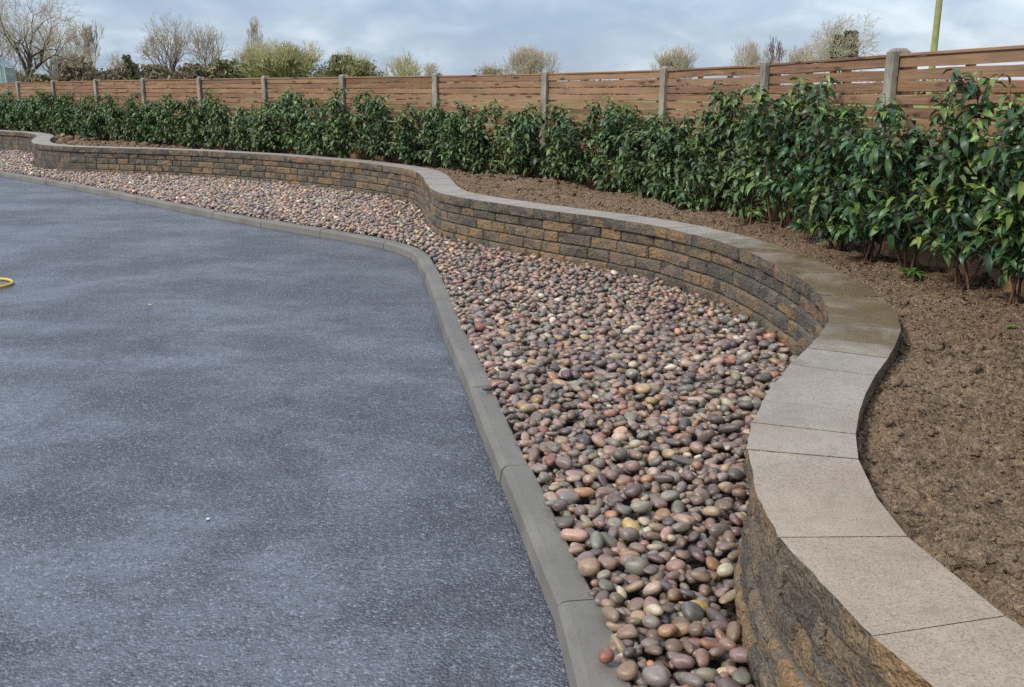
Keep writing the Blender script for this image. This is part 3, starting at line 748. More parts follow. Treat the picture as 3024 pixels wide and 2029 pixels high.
# labels
used = {}
def shape_word(s):
    el = s[3] / s[4]; fl = s[5] / s[4]
    return ('long' if el > 1.75 else 'oval' if el > 1.3 else 'round') + (' flat' if fl < 0.62 else '')
sarr = ST[single]
srt = np.sort(sarr[:, 3] * sarr[:, 4]); big_t, small_t = srt[int(len(srt) * 0.75)], srt[int(len(srt) * 0.28)]
dks = -KERBP.signed(sarr[:, :2], 4); dws = WALL.signed(sarr[:, :2], 4)
def describe(k):
    i = single[k]; s = ST[i]; ar = s[3] * s[4]
    size = 'large ' if ar > big_t else 'small ' if ar < small_t else ''
    return size, shape_word(s), PAL[col_i[i]][0]
EXL = ['small brick-red pebble lying loose on top of the nearest kerb stone', 'thin dark pebble resting on the kerb top beside the bed', 'large smooth grey-green oval pebble perched on the pile beside the kerb',
       'biggest rounded grey-green pebble lying on top of the pile near the kerb', 'smooth bright yellow oval pebble on top of the near pile', 'long cream-white pebble lying on top near the kerb']
for k, i in enumerate(single):
    rr_ = np.random.default_rng(1000 + i)
    P, F, Tn = stone_mesh(ST[i], 0, col_i[i], rr_)
    if i >= EX0: Tn = np.tile(np.array(PAL[col_i[i]][1]), (len(P), 1))
    ob = centred('pebble', P, F, MAT['pebble'], None, origin=ST[i][:3], tint=Tn)
    if i >= EX0: lab = EXL[i - EX0]
    else:
        sz_, sh_, cl_ = describe(k)
        where = 'touching the kerb' if dks[k] < 0.15 else 'at the wall foot' if dws[k] < 0.09 else 'near the kerb' if dks[k] < 0.25 else 'near the wall' if dws[k] < 0.17 else 'mid bed'
        dd = ((sarr[:, :2] - ST[i][:2]) ** 2).sum(1); nb = [q for q in np.argsort(dd)[1:7]]
        base_ = f'{sz_}{sh_} {cl_} pebble {where}'; ds_ = [describe(q) for q in nb]
        opts = [base_ + f' beside a {x_[0]}{x_[2]} one' for x_ in ds_] + [base_ + f' between a {x_[2]} and a {y_[2]} one' for x_ in ds_ for y_ in ds_ if x_[2] != y_[2]]
        lab = next((q for q in opts if q not in used and len(q.split()) <= 16), opts[0])
    lab = ' '.join(lab.split()[:16])
    used[lab] = 1
    tag(ob, lab, 'pebble', 'river pebbles of the near end of the bed')

# ------------------------------------------------------------------ soil bed
FP = Path([(p[0], p[1]) for p in POSTS[::-1]] + [(2.94, 0.27), (3.1, -1.0)], 0.25)
def soil_z(x, y):
    """smooth height of the raised bed"""
    return 0.402 - 0.0040 * np.clip(y - 4, 0, 20) + 0.0
uL = FP.L
us = [uL - 0.02]
while us[-1] > 0.2:
    p = FP.at(us[-1]); d = max(1.2, math.hypot(*p) - 1.0); us.append(us[-1] - max(0.0072, min(0.10, d * 0.0036)))
us = np.array(us)
vs = np.r_[-0.35, -0.15, np.arange(0, 0.4, 0.03), np.arange(0.4, 2.5, 0.0085), np.arange(2.5, 3.7, 0.08)]
UU, VV_ = np.meshgrid(us, vs, indexing='ij')
P = FP.at(UU.ravel(), VV_.ravel())
sd_ = WALL.signed(P, 4)     # negative: behind the wall front
x, y = P[:, 0], P[:, 1]; vv = VV_.ravel()
z = soil_z(x, y)
z = z + (fbm(x * 1.3, y * 1.3, 3) - 0.5) * 0.05 + (fbm(x * 5, y * 5, 4) - 0.5) * 0.045
cl1 = fbm(x * 17, y * 17, 3, 0.55); z = z + np.abs(cl1 - 0.5) * 0.055 - 0.012
cl2 = vnoise(x * 48, y * 48); z = z + (np.abs(cl2 - 0.5) - 0.2) * 0.030
z = z + (np.abs(vnoise(x * 72 + 3, y * 72) - 0.5) - 0.25) * 0.026 + (vnoise(x * 125, y * 125) - 0.5) * 0.010
# furrow next to coping back, low under the hedge here and there
back = -sd_ - 0.262
z = z - 0.030 * np.exp(-np.clip(back, 0, 1) / 0.05)
hole = fbm(x * 2.1 + 4, y * 2.1 + 9, 2); z = z - np.clip(hole - 0.60, 0, 1) * 0.45 * np.exp(-((vv - 0.25) / 0.22) ** 2)
z = np.where(back < 0.0, np.minimum(z, TOP - CAP_T - 0.02), z)
z = np.where(back < -0.02, 0.30, z)
keep = sd_ < -0.13
nv_ = len(vs); idx = np.arange(len(P)).reshape(len(us), nv_)
F = np.stack([idx[:-1, :-1].ravel(), idx[1:, :-1].ravel(), idx[1:, 1:].ravel(), idx[:-1, 1:].ravel()], 1)
kf = keep[F].all(1); F = F[kf]
u_, inv = np.unique(F, return_inverse=True)
Vs = np.c_[P, z][u_]
tag(link('soil_bed', mesh_np('soil_bed', Vs, inv.reshape(-1, 4)), MAT['soil']), kind='structure')
SG = {}
from mathutils.kdtree import KDTree
kd = KDTree(len(Vs[::3]))
for i, q in enumerate(Vs[::3]): kd.insert((q[0], q[1], 0), i)
kd.balance(); Vs3 = Vs[::3]
def ground(x, y):
    return float(Vs3[kd.find((x, y, 0))[1]][2])
# clods
VV, FF = [], []; o_ = 0
rg = np.random.default_rng(8)
def clod(p, s, r, lod=2):
    V, F = ICO[lod]
    dn = 1 + 0.28 * np.sin(V @ r.normal(0, 2.4, 3) + r.uniform(0, 6)) + 0.16 * np.sin(V @ r.normal(0, 5, 3)) + (r.normal(0, 0.07, len(V)))
    P = V * dn[:, None] * s * np.array([r.uniform(0.8, 1.4), r.uniform(0.7, 1.1), r.uniform(0.5, 0.8)])
    a = r.uniform(0, 6.28); c, s_ = math.cos(a), math.sin(a)
    return P @ np.array([[c, s_, 0], [-s_, c, 0], [0, 0, 1]]) + np.array(p), F
for k in range(30000):
    u = (uL - rg.random() ** 2.0 * (uL - 1)) if k < 16000 else uL - rg.uniform(1.2, 6.5); q = FP.at(u, rg.uniform(0.02, 2.4))
    b = -WALL.signed(q[None], 8)[0] - 0.262
    if b < 0.012 or q[0] > 0.56 * q[1] + 0.25 or q[1] < 1.0: continue
    s = 0.0050 * math.exp(rg.exponential(0.42)); s = min(s, 0.032)
    if s > 0.02 and rg.random() < 0.5: s *= 0.5
    d = math.hypot(*q)
    s *= max(1.0, d / 6)
    if k >= 16000: s = rg.uniform(0.0045, 0.0085)
    P, F = clod((q[0], q[1], ground(*q) + s * 0.15), s, rg, 1 if (s > 0.012 and d < 4) else 2)
    VV.append(P); FF.append(F + o_); o_ += len(P)
tag(link('soil_clods', mesh_np('soil_clods', np.concatenate(VV), np.concatenate(FF)), MAT['soil']), 'crumbs and small clods of dry soil scattered over the raised bed', 'soil clods', None, 'stuff')
for (x, y, s, lab, ct, mt) in [(2.27, 4.68, 0.055, 'large rounded earthy stone half sunk in soil near the fence gravel board', 'stone', 'soil'), (2.28, 5.10, 0.045, 'squarish sandy stone in the soil under the hedge leaves', 'stone', 'soil'),
                        (0.865, 1.79, 0.022, 'pale earthy stone lying close behind the near coping stones', 'stone', 'soil'), (1.56, 3.54, 0.040, 'tawny soil lump on bare ground beside the widest bend of the wall', 'soil lump', 'soil'),
                        (-8.20, 18.35, 0.060, 'cream round stone on the far soil behind the wall bend', 'stone', 'cream'), (-0.34, 11.2, 0.06, 'upright clod standing out of the soil just before the middle of the hedge', 'soil lump', 'soil')]:
    V, F = clod((x, y, ground(x, y) + s * 0.35), s, np.random.default_rng(int(abs(x * 100))), 0)
    m_ = MAT['soil'] if mt == 'soil' else MAT['straw']
    tag(centred('stone' if ct == 'stone' else 'soil_lump', V, F, m_), lab, ct)

# ------------------------------------------------------------------ fence
fence = tag(empty('garden_fence'), 'long curved fence of horizontal reddish timber slats between concrete posts', 'fence')
L_SL = 1.75
slat_meshes = []
for k in range(9):
    r_ = random.Random(k); n = 7; V = []; F = []
    ph = r_.uniform(0, 6); am = r_.uniform(0.0010, 0.0036); hh = 0.0284; tk = 0.009
    prof = [(-tk, -hh), (-tk - 0.003, -hh + 0.005), (-tk - 0.003, hh - 0.005), (-tk, hh), (tk, hh), (tk, -hh)]
    for i in range(n + 1):
        x = -L_SL / 2 + L_SL * i / n; dz = am * math.sin(ph + x * 3.2); wv_ = 0.0022 * math.sin(ph * 3 + x * 7.3) + 0.0012 * math.sin(x * 17 + ph)
        V += [(x, y_ + dz, z_ + dz + (wv_ if z_ > 0 else -wv_ * 0.7)) for y_, z_ in prof]
    m = len(prof)
    for i in range(n):
        for j in range(m): F.append((i * m + j, (i + 1) * m + j, (i + 1) * m + (j + 1) % m, i * m + (j + 1) % m))
    F.append(tuple(reversed(range(m)))); F.append(tuple(n * m + j for j in range(m)))
    me = mesh_np('slat', V, F, False); me.materials.append(MAT['wood']); slat_meshes.append(me)
V, F = box(-L_SL / 2, L_SL / 2, -0.020, 0.020, -0.0085, 0.0085, 0.003); cap_me = mesh_np('top_rail', V, F, False); cap_me.materials.append(MAT['wood'])
V, F = box(-L_SL / 2, L_SL / 2, -0.012, 0.012, -0.075, 0.075, 0.003); gb_me = mesh_np('gravel_board', V, F, False); gb_me.materials.append(MAT['wood'])
pr0 = random.Random(17)
for i in range(len(POSTS) - 1):
    p0, p1 = np.array(POSTS[i]), np.array(POSTS[i + 1])
    mid = (p0 + p1) / 2; ang = math.atan2(p0[1] - p1[1], p0[0] - p1[0])
    gz = float(soil_z(mid[0], mid[1])); zt = mid[2] - 0.022
    tilt = math.asin((p0[2] - p1[2]) / 1.83)
    pan = empty('fence_panel', (mid[0], mid[1], 0), fence, ang)
    pan.rotation_euler = (0, -tilt * 0.9, ang)
    zt0 = zt
    o = link('top_rail', cap_me, None, pan, (0, 0.0, zt0 - 0.0085))
    z_ = zt0 - 0.017 - 0.0290; k = 0
    # local +y: which side is the garden? the hedge lies on the left-hand side of p1->p0 travel
    while z_ > gz + 0.098:
        o = link('slat', slat_meshes[pr0.randrange(9)], None, pan, (0, pr0.uniform(-0.0015, 0.0015), z_ + pr0.uniform(-0.002, 0.002)))
        o.rotation_euler = (0, pr0.uniform(-0.0016, 0.0016), math.pi if pr0.random() < 0.5 else 0)
        if i >= 4: o.scale = (1, 1, 1.03)
        z_ -= 0.0668
    link('gravel_board', gb_me, None, pan, (0, 0, gz + 0.03))
    hb = zt0 - 0.01 - gz - 0.05
    for bx in (-0.80, -0.27, 0.27, 0.80):
        V, F = box(bx - 0.022, bx + 0.022, 0.0125, 0.045, gz + 0.05, zt0 - 0.012, 0.002)
        link('batten', mesh_np('batten', V, F, False), MAT['batten'], pan)
for i, p in enumerate(POSTS):
    a0 = POSTS[max(0, i - 1)]; a1 = POSTS[min(len(POSTS) - 1, i + 1)]
    ang = math.atan2(a0[1] - a1[1], a0[0] - a1[0])
    hx, hy = 0.042, 0.050; zt = p[2] - 0.012
    # H-section with a weathered top
    prof = [(-hx, -hy), (hx, -hy), (hx, -0.018), (hx - 0.014, -0.014), (hx - 0.014, 0.014), (hx, 0.018), (hx, hy), (-hx, hy), (-hx, 0.018), (-hx + 0.014, 0.014), (-hx + 0.014, -0.014), (-hx, -0.018)]
    V = [(x_, y_, -0.1) for x_, y_ in prof] + [(x_, y_, zt) for x_, y_ in prof] + [(x_ * 0.55, y_ * 0.6, zt + 0.020) for x_, y_ in prof]
    m = len(prof); F = []
    for k in range(2):
        for j in range(m): F.append((k * m + j, k * m + (j + 1) % m, (k + 1) * m + (j + 1) % m, (k + 1) * m + j))
    F.append(tuple(2 * m + j for j in range(m)))
    o = link('concrete_post', mesh_np('concrete_post', V, F, False), MAT['post'], fence, (p[0], p[1], 0)); o.rotation_euler = (0, 0, ang)
V, F = box(-0.017, 0.017, -0.017, 0.017, 0, 0.44, 0.004)
st = tag(link('wooden_stake', mesh_np('wooden_stake', V, F, False), MAT['stem'], None, (0.40, 10.62, 0.33)), 'short weathered wooden stake upright in the soil before a concrete post', 'stake'); st.rotation_euler = (0.03, 0.05, 0.3)

# ------------------------------------------------------------------ laurel hedge
def leaf_verts(L, w, droop, curl):
    """a drooping, folded lanceolate leaf along +X, hanging down -Z"""
    ts = np.array([0, 0.10, 0.34, 0.64, 0.88, 1.0]); ws = np.array([0.02, 0.06, 0.92, 0.90, 0.38, 0.0]) * w / 2
    ang = 0.55 - droop * ts ** 0.8
    x = np.r_[0, np.cumsum(np.cos((ang[1:] + ang[:-1]) / 2) * np.diff(ts))] * L
    z = np.r_[0, np.cumsum(np.sin((ang[1:] + ang[:-1]) / 2) * np.diff(ts))] * L
    V = []
    for i in range(6):
        if i == 5: V.append((x[i], 0, z[i])); break
        V += [(x[i], -ws[i], z[i] + curl * ws[i]), (x[i], 0, z[i]), (x[i], ws[i], z[i] + curl * ws[i])]
    return np.array(V)
LF = []
for i in range(4):
    for j in range(2):
        a_ = i * 3 + j; LF.append((a_, a_ + 3, a_ + 4, a_ + 1))
LF += [(12, 15, 13, 13), (13, 15, 14, 14)]
LF4 = np.array(LF[:8]); LF3 = np.array([(12, 15, 13), (13, 15, 14)])
LFT = np.concatenate([np.c_[LF4[:, 0], LF4[:, 1], LF4[:, 2]], np.c_[LF4[:, 0], LF4[:, 2], LF4[:, 3]], LF3])
LV = [leaf_verts(0.104 * s, 0.031 * w, dr, cu) for s, w, dr, cu in [(1, 1, 2.0, 0.5), (1.1, .95, 2.3, 0.35), (.85, 1, 1.7, 0.55), (1.15, 1.0, 2.5, 0.4), (.7, .9, 2.1, .7), (1.0, 1.15, 1.8, .25)]]
LEAFCOL = [(0.034, 0.078, 0.030), (0.026, 0.062, 0.028), (0.048, 0.098, 0.030), (0.070, 0.120, 0.028), (0.028, 0.066, 0.034), (0.038, 0.086, 0.038)]
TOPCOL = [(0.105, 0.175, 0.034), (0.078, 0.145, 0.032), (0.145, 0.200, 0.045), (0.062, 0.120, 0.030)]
def shrub_data(r, H, W, ntips, q0=0.5):
    hue = r.normal(0, 1, 3) * np.array([0.12, 0.06, 0.08]) + np.array([-0.02, 0.10, -0.08]); vig = r.uniform(0.85, 1.25)
    """stems (segments) and leaves (pos, yaw, tilt, scale, variant, colour)"""
    segs = []; leaves = []
    stems = []
    for k in range(r.integers(4, 7)):
        az = r.uniform(0, 6.28); sp = r.uniform(0.02, 0.8) * W
        top = np.array([math.cos(az) * sp, math.sin(az) * sp * 0.8, H * (1.0 if k == 0 else r.uniform(0.66, 0.94))])
        p0 = np.array([r.normal(0, 0.02), r.normal(0, 0.02), -0.03]); pts = [p0]
        for q in range(1, 7):
            u = q / 6; pts.append(p0 * (1 - u) + top * np.array([u ** 0.6, u ** 0.6, u]) + r.normal(0, 0.008, 3))
        stems.append(pts)
        for q in range(6): segs.append((pts[q], pts[q + 1], 0.0075 * (1 - q / 8), 0.0075 * (1 - (q + 1) / 8)))
    tips = [(s[-1], s[-1] - s[-2]) for s in stems]
    while len(tips) < ntips:
        s = stems[r.integers(len(stems))]; q = r.uniform(q0, 5.6); b = s[int(q)] * (1 - q % 1) + s[int(q) + 1] * (q % 1)
        az = r.uniform(0, 6.28); ln = r.uniform(0.08, 0.27) * (1.25 - 0.6 * b[2] / H)
        d = np.array([math.cos(az), math.sin(az), r.uniform(0.1, 1.0)]); d /= np.linalg.norm(d)
        e = b + d * ln
        rad = math.hypot(e[0], e[1])
        lim = W * (0.55 + 0.5 * min(1.0, e[2] / (H * 0.4)) if e[2] < H * 0.75 else 0.7)
        if rad > lim: e[:2] *= lim / rad
        m_ = (b + e) / 2 + np.array([0, 0, -0.012])
        segs.append((b, m_, 0.0042, 0.0034)); segs.append((m_, e, 0.0034, 0.0022)); tips.append((e, d))
    for e, d in tips:
        d = d / np.linalg.norm(d); hf = e[2] / H
        nl = int(r.integers(9, 15)); a0 = r.uniform(0, 6.28)
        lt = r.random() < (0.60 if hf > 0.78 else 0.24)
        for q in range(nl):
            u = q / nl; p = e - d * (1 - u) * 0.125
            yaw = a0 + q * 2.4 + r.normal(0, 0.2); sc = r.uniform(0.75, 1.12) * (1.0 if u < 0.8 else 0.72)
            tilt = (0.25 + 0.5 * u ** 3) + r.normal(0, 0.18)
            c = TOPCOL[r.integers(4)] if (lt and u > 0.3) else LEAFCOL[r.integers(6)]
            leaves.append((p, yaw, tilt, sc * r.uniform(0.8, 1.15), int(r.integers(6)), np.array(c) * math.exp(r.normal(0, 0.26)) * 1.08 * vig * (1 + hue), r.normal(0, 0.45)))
    return segs, leaves
def leaf_mat3(l):
    p, yaw, tilt, sc, vi, c, roll = l
    return Matrix.Translation(Vector(p)) @ Matrix.Rotation(yaw, 4, 'Z') @ Matrix.Rotation(-tilt + 0.3, 4, 'Y') @ Matrix.Rotation(roll, 4, 'X') @ Matrix.Scale(sc, 4)
LTF = np.array([(0, 3, 2), (0, 2, 1), (1, 2, 5), (1, 5, 4), (2, 3, 6), (2, 6, 5), (4, 5, 7), (5, 6, 7)])
LVF = [v_[[1, 6, 7, 8, 9, 10, 11, 15]] for v_ in LV]
leaf_me = []
for vi in range(6):
    row = []
    for c in LEAFCOL[:3] + TOPCOL[:3]:
        me = mesh_np('leaf', LV[vi], LFT, True, np.tile(np.array(c) * 1.08, (16, 1))); me.materials.append(MAT['leaf']); row.append(me)
    leaf_me.append(row)
ordn = ['nearest', 'second', 'third', 'fourth', 'fifth', 'sixth', 'seventh', 'eighth', 'ninth', 'tenth', 'eleventh', 'twelfth', 'thirteenth', 'fourteenth', 'fifteenth', 'sixteenth']
u0 = FP.t[((FP.Q - np.array(POSTS[2][:2])) ** 2).sum(1).argmin()]
nsh = 0; WH = {}
hr = np.random.default_rng(33)
u = u0 + 3.2
while u > 0.4:
    rel = (u0 - u) / 1.83        # panels from the nearest visible post
    k = int(math.floor(rel)); fr = rel - k
    jit = hr.uniform(-0.04, 0.04)
    q = FP.at(u + jit, (0.21 if rel < 1.2 else 0.25) + hr.uniform(-0.03, 0.04)); gz = ground(q[0], q[1])
    d = math.hypot(q[0], q[1])
    H = hr.uniform(0.70, 0.95) * (1.0 - 0.004 * d)
    H += 0.05
    if d < 8: H = hr.uniform(0.86, 1.04)
    W = hr.uniform(0.28, 0.34) - (0.04 if d < 6 else 0)
    r = np.random.default_rng(500 + nsh)
    segs, leaves = shrub_data(r, H, W, int(hr.integers(76, 96) if d < 12 else hr.integers(68, 82)), 1.1 if d < 5.6 else 0.8 if d < 7 else 0.5)
    root = empty('laurel_shrub', (q[0], q[1], gz))
    if k < 0:
        where = ['hard against the right edge of the picture, foremost of the hedge', 'beside the foremost shrub at the right edge of the picture'][min(1, int(rel + 2))] if rel < 0 else ''
        nb = sum(1 for o in COL.objects if o.name.startswith('laurel_shrub')) - 1
        where = f'{ordn[nb]} from the near right end of the hedge, before the nearest slatted panel'
    else:
        post = ordn[k] if k < 16 else 'last'
        if fr < 0.18: where = f'right in front of the {post} concrete post' + (' from the right' if k else ' at the right')
        elif fr < 0.42: where = f'just left of the {post} concrete post from the right'
        elif fr < 0.62: where = f'midway between {post} and {ordn[min(k + 1, 15)]} concrete posts from the right'
        else: where = f'just right of the {ordn[min(k + 1, 15)]} concrete post from the right'
        where = where.replace('nearest concrete post from the right', 'nearest concrete post')
    WH.setdefault(where, []).append(root)
    tag(root, f'laurel shrub {where}', 'shrub', 'laurel shrubs planted in a row along the fence')
    V, F = tubes(segs, 4 if d < 8 else 3)
    link('stem', mesh_np('stem', V, F), MAT['stem'], root)
    ncut = 230 if d < 5.5 else 150 if d < 7 else 90 if d < 9 else 40 if d < 11 else 0
    # facing leaves (towards the drive) become separate parts
    fx, fy = -q[0] / d, -q[1] / d
    sc_ = sorted(range(len(leaves)), key=lambda i: -(leaves[i][0][0] * fx + leaves[i][0][1] * fy + 0.25 * leaves[i][0][2]))
    sep_ = set(sc_[:ncut])
    VV, TT = [], []
    for i, l in enumerate(leaves):
        if i in sep_:
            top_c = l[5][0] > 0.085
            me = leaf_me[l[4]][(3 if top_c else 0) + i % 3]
            o = bpy.data.objects.new('leaf', me); COL.objects.link(o); o.parent = root; o.matrix_local = leaf_mat3(l)
        else:
            mm = np.array(leaf_mat3(l)); VV.append((LV if d < 7 else LVF)[l[4]] @ mm[:3, :3].T + mm[:3, 3]); TT.append(np.tile(l[5], (16 if d < 7 else 8, 1)))
    nL = len(VV); FF = ((LFT if d < 7 else LTF)[None] + (np.arange(nL) * (16 if d < 7 else 8))[:, None, None]).reshape(-1, 3)
    fo = link('foliage', mesh_np('foliage', np.concatenate(VV), FF, True, np.concatenate(TT)), MAT['leaf'], root); fo['kind'] = 'stuff'
    nsh += 1
    u -= 0.415 + hr.uniform(-0.03, 0.03)
for w_, os_ in WH.items():
    if len(os_) == 2:
        os_[0]['label'] = f'laurel shrub {w_}, nearer one'; os_[1]['label'] = f'laurel shrub {w_}, farther one'

# small weed in the soil
wd = tag(empty('weed_plant', (1.985, 4.84, ground(1.985, 4.84))), 'small bright green weed growing alone in the soil in front of the hedge', 'weed')
for k in range(16):
    a_ = k * 2.39; L = 0.062 + 0.035 * ((k * 7) % 5) / 5
    V = leaf_verts(L * 1.25, 0.022, 1.2 + (k % 3) * 0.2, 0.3)
    mm = np.array(Matrix.Translation((0, 0, 0.012 + 0.003 * (k % 4))) @ Matrix.Rotation(a_, 4, 'Z') @ Matrix.Rotation(-0.15 - 0.05 * (k % 5), 4, 'Y'))
    link('leaf', mesh_np('leaf', V @ mm[:3, :3].T + mm[:3, 3], LFT), MAT['weed'], wd)
V = leaf_verts(0.06, 0.024, 0.5, 0.2)
tag(centred('fallen_leaf', V + np.array([1.94, 3.79, ground(1.96, 3.79) + 0.012]), LFT, MAT['weed']), 'single green leaf fallen on the bare soil at the right edge', 'leaf')
tag(centred('fallen_leaf', leaf_verts(0.05, 0.03, 0.6, 0.3) + np.array([-2.21, 5.79, 0.008]), LFT, MAT['straw']), 'small dry tan leaf lying on the wet asphalt', 'leaf')
tag(centred('litter_scrap', *(lambda b: b)(box(-0.94, -0.928, 2.806, 2.815, 0.001, 0.005, 0.001)), MAT['alu']), 'tiny white scrap lying on the asphalt', 'scrap')

# hose
segs = []
pts = []
for i in range(41):
    a_ = -2.6 + i * (5.6 / 40); pts.append((-3.54 + 0.205 * math.cos(a_), 6.42 + 0.20 * math.sin(a_), 0.011 + (0.012 if i > 34 else 0)))
for i in range(14): pts.append((pts[-1][0] - 0.05, pts[-1][1] - 0.012 * (i - 4) * 0.4, 0.011))
segs = [(pts[i], pts[i + 1], 0.0095, 0.0095) for i in range(len(pts) - 1)]
V, F = tubes(segs, 10)
hs = tag(centred('garden_hose', V, F, MAT['hose']), 'loop of yellow hose lying on the wet asphalt at the left edge', 'hose')

# ------------------------------------------------------------------ trees
def nrm(v): return v / (np.linalg.norm(v) + 1e-9)
def grow(r, p, d, L, rad, lvl, mx, P, out):
    nseg = 3 if lvl < 2 else 2
    for k in range(nseg):
        d = nrm(d + r.normal(0, P['wig'], 3) + np.array([0, 0, P['up'] * (0.5 + 0.25 * lvl)]))
        q = p + d * L / nseg; r2 = rad * (0.90 if nseg == 3 else 0.86)
        out.append((p, q, rad, r2, lvl)); 
        if lvl < mx and lvl > 0 and k < nseg - 1 and r.random() < P['side']:
            ax = nrm(np.cross(d, r.normal(0, 1, 3))); dd = nrm(d * math.cos(0.8) + ax * math.sin(0.8))
            grow(r, q, dd, L * P['rat'] * 0.8, r2 * 0.55, lvl + 1, mx, P, out)
        p = q; rad = r2
    if lvl < mx:
        n = 3 if (r.random() < P['three'] or lvl == 0) else 2
        if lvl == 0: n = P.get('n0', 4)
        ph = r.uniform(0, 6.28); a = nrm(np.cross(d, [0.3, 0.8, 0.1])); b = np.cross(d, a)
        for k in range(n):
            an = ph + k * 6.283 / n + r.normal(0, 0.3); sp = P['ang'] * r.uniform(0.6, 1.25)
            if lvl == 0 and k == 0: sp *= 0.25
            dd = nrm(d * math.cos(sp) + (a * math.cos(an) + b * math.sin(an)) * math.sin(sp))
            grow(r, p, dd, L * P['rat'] * r.uniform(0.8, 1.12), rad * (0.80 if n == 2 else 0.68), lvl + 1, mx, P, out)
def build_tree(name, label, x, ytop, dist, halfw, mx, P, bark, twig, seed, rmin=0.011, hz=250, trunk_px=6, ivy=None, cat='tree', scrub=None, trunks=1, base_frac=None, cut=2):
    r = np.random.default_rng(seed); out = []
    X = (x - 1512) / 3010 * dist; Hh = 1.33 + (hz - ytop) / 3010 * dist; W = halfw / 3010 * dist
    for k in range(trunks):
        d0 = nrm(np.array([r.normal(0, 0.5), r.normal(0, 0.5), 1.0])) if trunks > 1 else nrm(np.array([P.get('lean', 0), 0, 1]))
        grow(r, np.array([r.normal(0, 0.03) * trunks ** .5, r.normal(0, 0.03) * trunks ** .5, 0.0]), d0, P.get('tl', 1.0), 1.0, 0, mx, P, out)
    A = np.array([[*s[0], *s[1]] for s in out]); R_ = np.array([[s[2], s[3]] for s in out]); Lv = np.array([s[4] for s in out])
    zt = np.percentile(A[:, 5], 99.8); xr = np.percentile(np.abs(A[:, 3] - np.median(A[:, 3])), 98)
    cx = np.median(A[:, 3]) * (0 if trunks == 1 else 1)
    if trunks == 1:
        mcx, mcy = np.median(A[:, 3]), np.median(A[:, 4]); keep_ = 0.35
        A[:, 0] -= mcx * (1 - keep_) * A[:, 2] / zt; A[:, 3] -= mcx * (1 - keep_) * A[:, 5] / zt; A[:, 1] -= mcy * A[:, 2] / zt; A[:, 4] -= mcy * A[:, 5] / zt
    S = np.array([W / xr, W / xr, Hh / zt])
    A = A * np.r_[S, S]
    r0 = trunk_px / 3010 * dist / 2
    R_ = np.maximum(R_ * r0, rmin * dist / 70 * np.where(Lv >= mx, 0.75, 1.0)[:, None])
    root = empty(name, (X, dist, -0.03)); tag(root, label, cat, None)
    seg = [(A[i, :3], A[i, 3:], R_[i, 0], R_[i, 1]) for i in range(len(A)) if Lv[i] < cut]
    V, F = tubes(seg, 7); link('trunk', mesh_np('trunk', V, F), MAT[bark], root)
    seg = [(A[i, :3], A[i, 3:], R_[i, 0], R_[i, 1]) for i in range(len(A)) if Lv[i] >= cut]
    V, F = tubes(seg, 3); o = link('crown', mesh_np('crown', V, F), MAT[twig], root)
    if scrub:
        n, sz, mt, zmax = scrub
        idx = r.integers(0, len(A), n); c = A[idx, 3:] + r.normal(0, 0.12, (n, 3)) * dist / 70; c = c[c[:, 2] < zmax * Hh]; n = len(c)
        link('foliage', tris_cloud(c, sz, r), MAT[mt], root)['kind'] = 'stuff'
    if ivy:
        cs = []
        for (ix, iy0, iy1, w) in ivy:
            n = 2600; uu = r.random(n); zz = 1.33 + (hz - (iy0 + (iy1 - iy0) * uu)) / 3010 * dist; xx = (ix - x) / 3010 * dist
            ww = w / 3010 * dist * (0.45 + 0.55 * np.sin(np.clip(uu * 1.25 + 0.2, 0, 1) * math.pi) ** 0.6) * (0.75 + 0.5 * vnoise(uu * 9 + ix, uu * 0))
            an = r.uniform(0, 6.28, n); rr2 = np.sqrt(r.random(n)) * ww
            cs.append(np.c_[xx + rr2 * np.cos(an), rr2 * np.sin(an), zz])
        link('ivy', tris_cloud(np.concatenate(cs), 0.16 * dist / 70, r), MAT['ivy'], root)['kind'] = 'stuff'
    return root
def tris_cloud(c, sz, r):
    n = len(c); a = r.normal(0, 1, (n, 3)); a /= np.linalg.norm(a, axis=1, keepdims=True); b = np.cross(a, r.normal(0, 1, (n, 3))); b /= np.linalg.norm(b, axis=1, keepdims=True)
    s = (sz * r.uniform(0.5, 1.2, n))[:, None]
    V = np.stack([c + a * s, c - a * s * 0.5 + b * s * 0.8, c - a * s * 0.5 - b * s * 0.8], 1).reshape(-1, 3)
    return mesh_np('leaves', V, np.arange(n * 3).reshape(-1, 3), False)
ROUND = dict(wig=0.09, up=0.035, side=0.30, rat=0.82, three=0.30, ang=0.52, tl=0.95, n0=6)
OPEN = dict(wig=0.15, up=0.02, side=0.38, rat=0.82, three=0.35, ang=0.62, tl=1.0, n0=4, lean=0.3)
DOME = dict(wig=0.13, up=0.01, side=0.3, rat=0.82, three=0.4, ang=0.60, tl=1.1, n0=6)
SPIRE = dict(wig=0.07, up=0.16, side=0.5, rat=0.74, three=0.4, ang=0.36, tl=1.6, n0=4)
FAN = dict(wig=0.12, up=0.08, side=0.30, rat=0.80, three=0.4, ang=0.42, tl=0.8, n0=3)
BUSH = dict(wig=0.22, up=0.03, side=0.25, rat=0.82, three=0.5, ang=0.6, tl=0.6, n0=3)
build_tree('bare_tree', 'tallest bare tree at the far left with spreading crooked limbs', 75, -60, 62, 150, 7, OPEN, 'bark_dark', 'twig_tan', 2, trunk_px=22, hz=238, rmin=0.010, cut=4)
build_tree('bare_tree', 'bare tree cut off by the left edge of the picture', -25, -30, 66, 85, 6, OPEN, 'bark_dark', 'twig_brown', 61, trunk_px=12, hz=238)
